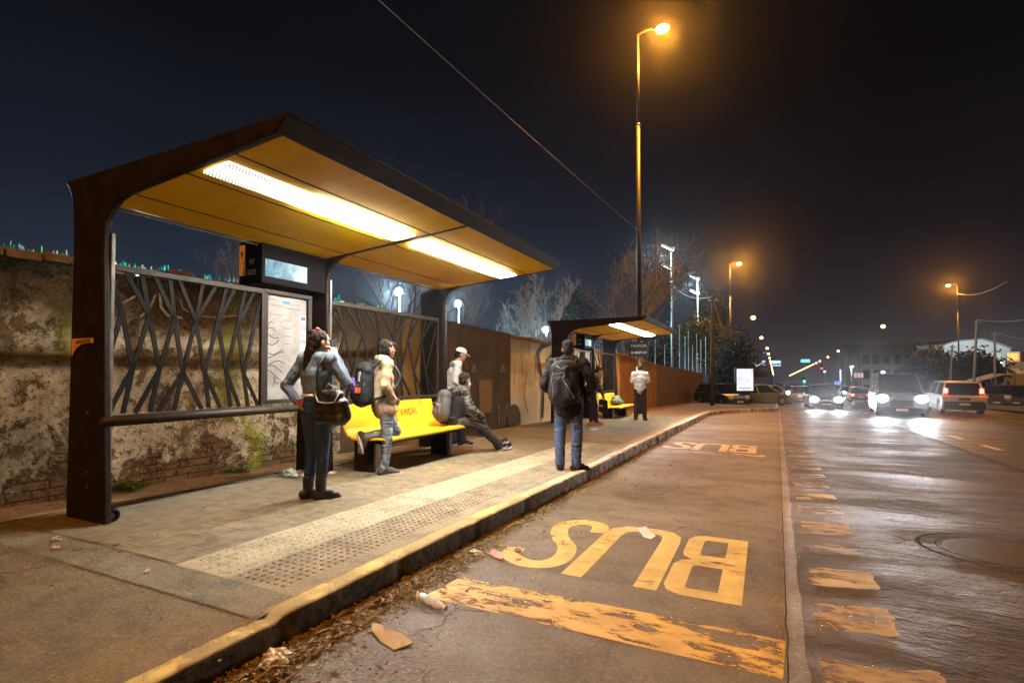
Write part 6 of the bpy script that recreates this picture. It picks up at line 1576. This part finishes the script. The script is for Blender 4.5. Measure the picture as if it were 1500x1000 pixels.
# ------------------------------------------------------------------ litter and small things
rng = random.Random(99)
m_card = plain('cardboard', (.36, .255, .14), .9, 0, .2, 8)
m_plas = plain('crumpled_white_plastic', (.62, .60, .56), .35, 0, .2, 12)
m_paper = plain('crumpled_paper', (.58, .53, .46), .85, 0, .15, 10)
def crumple(name, label, cat, loc, size, mat, seed, rz=0, group=None, flat=.5):
    m = MB(); m.ball((0, 0, 0), 1, 26, 16)
    vs = []
    for v in m.v:
        v = V(v); q = 1 - .3 * abs(mnoise.noise(v * 3.1 + V((0, 0, seed)))) + .42 * mnoise.noise(v * 1.7 + V((seed, 0, 0))) + .25 * mnoise.noise(v * 4.3 + V((0, seed, 0)))
        vs.append((v.x * q * size[0] / 2, v.y * q * size[1] / 2, max(-.4, v.z * q) * size[2] / 2))
    m.v = vs
    o = m.build(name, mat, None, loc=(loc[0], loc[1], loc[2] + size[2] * .2), rot=(0, 0, rz)); tag(o, label, cat, group); return o
def flat_piece(name, label, cat, c, outline, th, mat, bend=.0, rz=0, group=None):
    m = MB(); n = len(outline)
    lo = [(x, y, bend * (x * x + .5 * y) + .001) for x, y in outline]
    m.add(lo + [(x, y, z + th) for x, y, z in lo], [tuple(reversed(range(n))), tuple(range(n, 2 * n))] + [(i, (i + 1) % n, n + (i + 1) % n, n + i) for i in range(n)])
    o = m.build(name, mat, None, loc=tuple(c), rot=(0, 0, rz)); tag(o, label, cat, group); return o
RD = .006
def gr(px, py, off): p = gp(px, py, off); return (p.x, p.y, p.z)
o = flat_piece('cardboard_piece', 'flat brown cardboard piece lying in the bus bay below the litter', 'cardboard', gr(568, 936, RD + .004), [(-.155, .085), (-.09, .09), (-.07, .075), (.05, .06), (.155, -.005), (.085, -.075), (-.02, -.035), (-.12, .03)], .006, m_card, .25, .1)
# crushed bottle
t = thing('plastic_bottle', 'crushed clear plastic bottle lying near the yellow bar', 'bottle', gr(632, 880, RD + .03), R(-18))
k = NT('clear_plastic'); gl = k.pbr((.80, .80, .80), .12, 0, None, .6); tr = k.n('BsdfTransparent'); mx = k.n('MixShader'); mx.inputs[0].default_value = .45; k.put(mx.inputs[1], gl); k.put(mx.inputs[2], tr.outputs[0]); m_clear = k.end(mx.outputs[0])
m = MB(); pr_ = [(.004, -.115), (.028, -.112), (.033, -.09), (.024, -.05), (.032, -.02), (.022, .02), (.031, .055), (.026, .08), (.013, .105), (.012, .122)]
m.lathe(pr_, (0, 0, 0), 14, Euler((0, PI / 2, 0)).to_matrix()); m.v = [(x, y * (1 + .3 * mnoise.noise((x * 30, 0, 3))), z * (.75 + .35 * mnoise.noise((x * 40, 1, 0)))) for x, y, z in m.v]; m.build('body', m_clear, t)
m = MB(); m.lathe([(.014, 0), (.014, .014)], (.122, 0, 0), 12, Euler((0, PI / 2, 0)).to_matrix()); m.build('cap', m_plas, t)
flat_piece('paper_scrap', 'white paper scrap lying on the letter U of the road marking', 'paper', gr(945, 783, .016), [(-.10, .03), (-.03, .075), (.03, .035), (.10, .0), (.06, -.05), (.0, -.025), (-.04, .0)], .003, m_paper, 1.2, -.3)
crumple('paper_ball', 'small white crumpled paper left of the letter S of the road marking', 'paper', gr(758, 806, .014), (.07, .05, .04), m_paper, 3)
flat_piece('wrapper', 'orange and white snack wrapper beside the lower end of the letter S', 'wrapper', gr(728, 814, .016), [(-.09, .02), (-.02, .035), (.07, .02), (.09, -.02), (.0, -.03), (-.07, -.02)], .006, plain('orange_wrapper', (.42, .12, .04), .5, 0, .8, 30), 1.0, -.5)
crumple('tissue', 'bunched white tissue in the gutter litter above the orange wrapper', 'tissue', gr(698, 812, RD), (.15, .05, .05), m_paper, 5, -.2)
crumple('plastic_bag', 'torn pale plastic bag in the gutter litter at the bottom of the picture', 'plastic bag', gr(406, 966, RD), (.15, .11, .07), m_plas, 8)
crumple('plastic_bag', 'small white plastic scrap in the gutter litter left of the torn bag', 'plastic bag', gr(390, 976, RD), (.06, .09, .05), m_plas, 11)
crumple('plastic_bag', 'knotted white and green rubbish bag lying behind the woman in denim', 'plastic bag', gr(424, 697, .17), (.22, .15, .12), plain('pale_green_bag', (.35, .38, .30), .4, 0, .4, 6), 13)
crumple('rag', 'tan rag lying beside the knotted rubbish bag', 'rag', gr(446, 697, .165), (.22, .08, .06), plain('tan_rag', (.42, .30, .18), .8), 15)
crumple('wrapper', 'small red wrapper left of the knotted rubbish bag', 'wrapper', gr(405, 694, .165), (.08, .05, .04), plain('red_wrapper', (.5, .05, .04), .4), 17)
crumple('tissue', 'white tissue behind the boots of the woman in denim', 'tissue', gr(488, 694, .165), (.13, .08, .05), m_paper, 19)
# short pipe stub by the first post
t = thing('pipe_stub', 'short metal pipe end lying at the foot of the first shelter post', 'pipe', gr(160, 752, .215), R(-14))
M_ = Euler((0, PI / 2, 0)).to_matrix()
m = MB(); m.lathe([(.030, -.10), (.045, -.10), (.045, .06), (.055, .062), (.055, .085), (.028, .085), (.028, -.02), (.005, -.02)], (0, 0, 0), 16, M_); m.build('body', m_steel2, t, True)
m = MB(); m.lathe([(.012, .05), (.020, .05), (.020, .088), (.012, .088)], (0, 0, 0), 12, M_); m.build('nut', m_edge, t)
for i, (px, py, lab) in enumerate(((84, 790, 'pale flat stone on the pavement left of the first post'), (80, 803, 'rounded pale stone below the flat stone left of the first post'), (214, 837, 'small white stone on the concrete border'), (278, 870, 'white pebble near the end of the darker tactile strip'), (170, 798, 'small dark stone in front of the first post'), (322, 967, 'tiny white pebble on the near kerb side of the pavement'))):
    sz = (.085, .06, .05, .022, .04, .018)[i]
    crumple('stone', lab, 'stone', gr(px, py, .165), (sz, sz * .7, sz * .4), plain('pale_stone', (.42, .36, .27), .9) if i != 4 else m_conc, 20 + i, i)
for px, py, lab, c in ((646, 685, 'yellow and dark wrapper in front of the bench', (.6, .36, .05)), (697, 703, 'small yellow wrapper on the pavement below the seated man', (.6, .36, .05)), (860, 617, None, None)):
    if lab: crumple('wrapper', lab, 'wrapper', gr(px, py, .165), (.12, .07, .02), plain('yellow_wrapper', c, .5), px)
flat_piece('paper_scrap', 'pale paper scrap on the pavement near the farther shelter', 'paper', gr(872, 629, .165), [(-.15, .0), (0, .12), (.14, .02), (.02, -.10)], .004, m_paper, .4)
# leaf litter, twigs and grit along the kerb
k = NT('dead_leaves'); g_ = k.n('ObjectInfo')
c = k.ramp(k.noise(33, 2), [(.25, (.06, .036, .012)), (.5, (.19, .125, .042)), (.72, (.42, .30, .12))]); m_dead = k.end(k.pbr(c, .85))
m = MB()
def leafy(n, fy, fx, zf):
    for i in range(n):
        y = fy(); x = fx(y); z = zf(y) + rng.uniform(.002, .03) * (1 if rng.random() < .5 else .3)
        a = rng.uniform(0, 2 * PI); s = rng.uniform(.004, .014); ln = rng.uniform(1.2, 3.4)
        d = V((math.cos(a), math.sin(a), rng.uniform(-.25, .35))) * s * ln; e = V((-math.sin(a), math.cos(a), rng.uniform(-.5, .5))) * s * .6
        c = V((x, y, z)); m.add([c - d, c + e + V((0, 0, .004)), c + d, c - e], [(0, 1, 2), (0, 2, 3)])
dens = lambda: min(12, 1.3 + rng.expovariate(.42))
leafy(8500, dens, lambda y: xk(y) + .02 + abs(rng.gauss(0, .11 if y < 4 else .07)), lambda y: G(y) + .006)
leafy(420, lambda: rng.uniform(1.4, 9), lambda y: xk(y) + rng.uniform(.1, .9), lambda y: G(y) + .006)
leafy(500, lambda: rng.uniform(1.0, 9), lambda y: XE(y) + rng.uniform(-.5, .12), lambda y: G(y) + .13)
leafy(200, lambda: rng.uniform(.8, 9), lambda y: rng.uniform(-5, -2.4), lambda y: G(y) + .162)
for i in range(190):
    y = dens(); x = xk(y) + .03 + abs(rng.gauss(0, .11)); a = rng.uniform(0, 2 * PI); L = rng.uniform(.03, .16); z = G(y) + .012
    b = V((x, y, z)); e = b + V((math.cos(a) * L, math.sin(a) * L, rng.uniform(0, .05))); m.tube([b, b.lerp(e, .5) + V((0, 0, rng.uniform(-.008, .012))), e], [.003, .0025, .0015], 4)
o = m.build('leaf_litter', m_dead); tag(o, 'dry leaves and twigs gathered in the gutter along the kerb', 'leaf litter', None, 'stuff')
m = MB()
for i in range(1500):
    y = 1.0 + rng.expovariate(.35); 
    x = rng.choice((xk(y) + abs(rng.gauss(0, .3)), rng.uniform(-5.5, 2.5), xk(y) + abs(rng.gauss(0, .15))))
    if xk(y) - .2 < x < xk(y) + .02: continue
    z = G(y) + (.160 if x < xk(y) - .1 else .008); s = rng.uniform(.002, .007)
    m.ball((x, y, z), (s, s * rng.uniform(.7, 1.2), s * .7), 5, 3)
o = m.build('grit', plain('pale_grit', (.32, .25, .16), .9, 0, .5, 40)); tag(o, 'loose grit and crumbs scattered over pavement and bus bay', 'grit', None, 'stuff')
for lab, pts in (('bent dry stick standing out of the gutter litter beside the bottle', [(612, 866), (610, 884), (618, 893)]), ('long straight dry twig in the gutter litter near the picture bottom', [(372, 998), (400, 985), (425, 975)]), ('pale dry stalk leaning on the litter below the kerb joint', [(450, 916), (470, 909), (490, 901)])):
    ps = [gp(x, y, .02) for x, y in pts]; ps[1].z += .03; m = MB(); m.tube(ps, [.006, .005, .003], 6); tag(m.build('twig', plain('dry_twig', (.34, .24, .11), .9), None, True), lab, 'twig', 'dry twigs in the gutter')
# weeds at the wall foot
m_weed = leaf_mat('weed_leaves', (.05, .08, .015), (.13, .18, .03))
for lab, y, s in (('low green weed at the foot of the peeling wall', wall_y(190), .20), ('small tuft of weed at the wall foot nearer the woman', wall_y(345), .12)):
    m = MB(); c = V((XW(y) + .08, y, G(y) + .10))
    for i in range(90):
        a = rng.uniform(0, 2 * PI); L = s * rng.uniform(.4, 1.1); d = V((math.cos(a) * .8, math.sin(a) * .8, rng.uniform(.3, 1.2))).normalized() * L; e = d.cross(V((0, 0, 1))).normalized() * .008 * rng.uniform(.8, 2)
        b = c + V((rng.uniform(-.08, .08), rng.uniform(-.1, .1), 0)); m.add([b - e, b + d * .6 + e * 1.6, b + d - V((0, 0, L * .25)), b + d * .6 - e * 1.6], [(0, 1, 2, 3)])
    tag(m.build('weed', m_weed), lab, 'plant', 'weeds at the wall foot')
# ------------------------------------------------------------------ night haze
HAZE = 0.0003
m = MB(); m.box(-160, 160, -60, 640, -14, 32)
k = NT('night_haze'); v = k.n('VolumePrincipled'); v.inputs['Color'].default_value = (.92, .94, 1, 1); v.inputs['Density'].default_value = HAZE; v.inputs['Anisotropy'].default_value = .935
k.t.links.new(v.outputs[0], k.out.inputs['Volume'])
o = m.build('haze', k.m); o['kind'] = 'stuff'
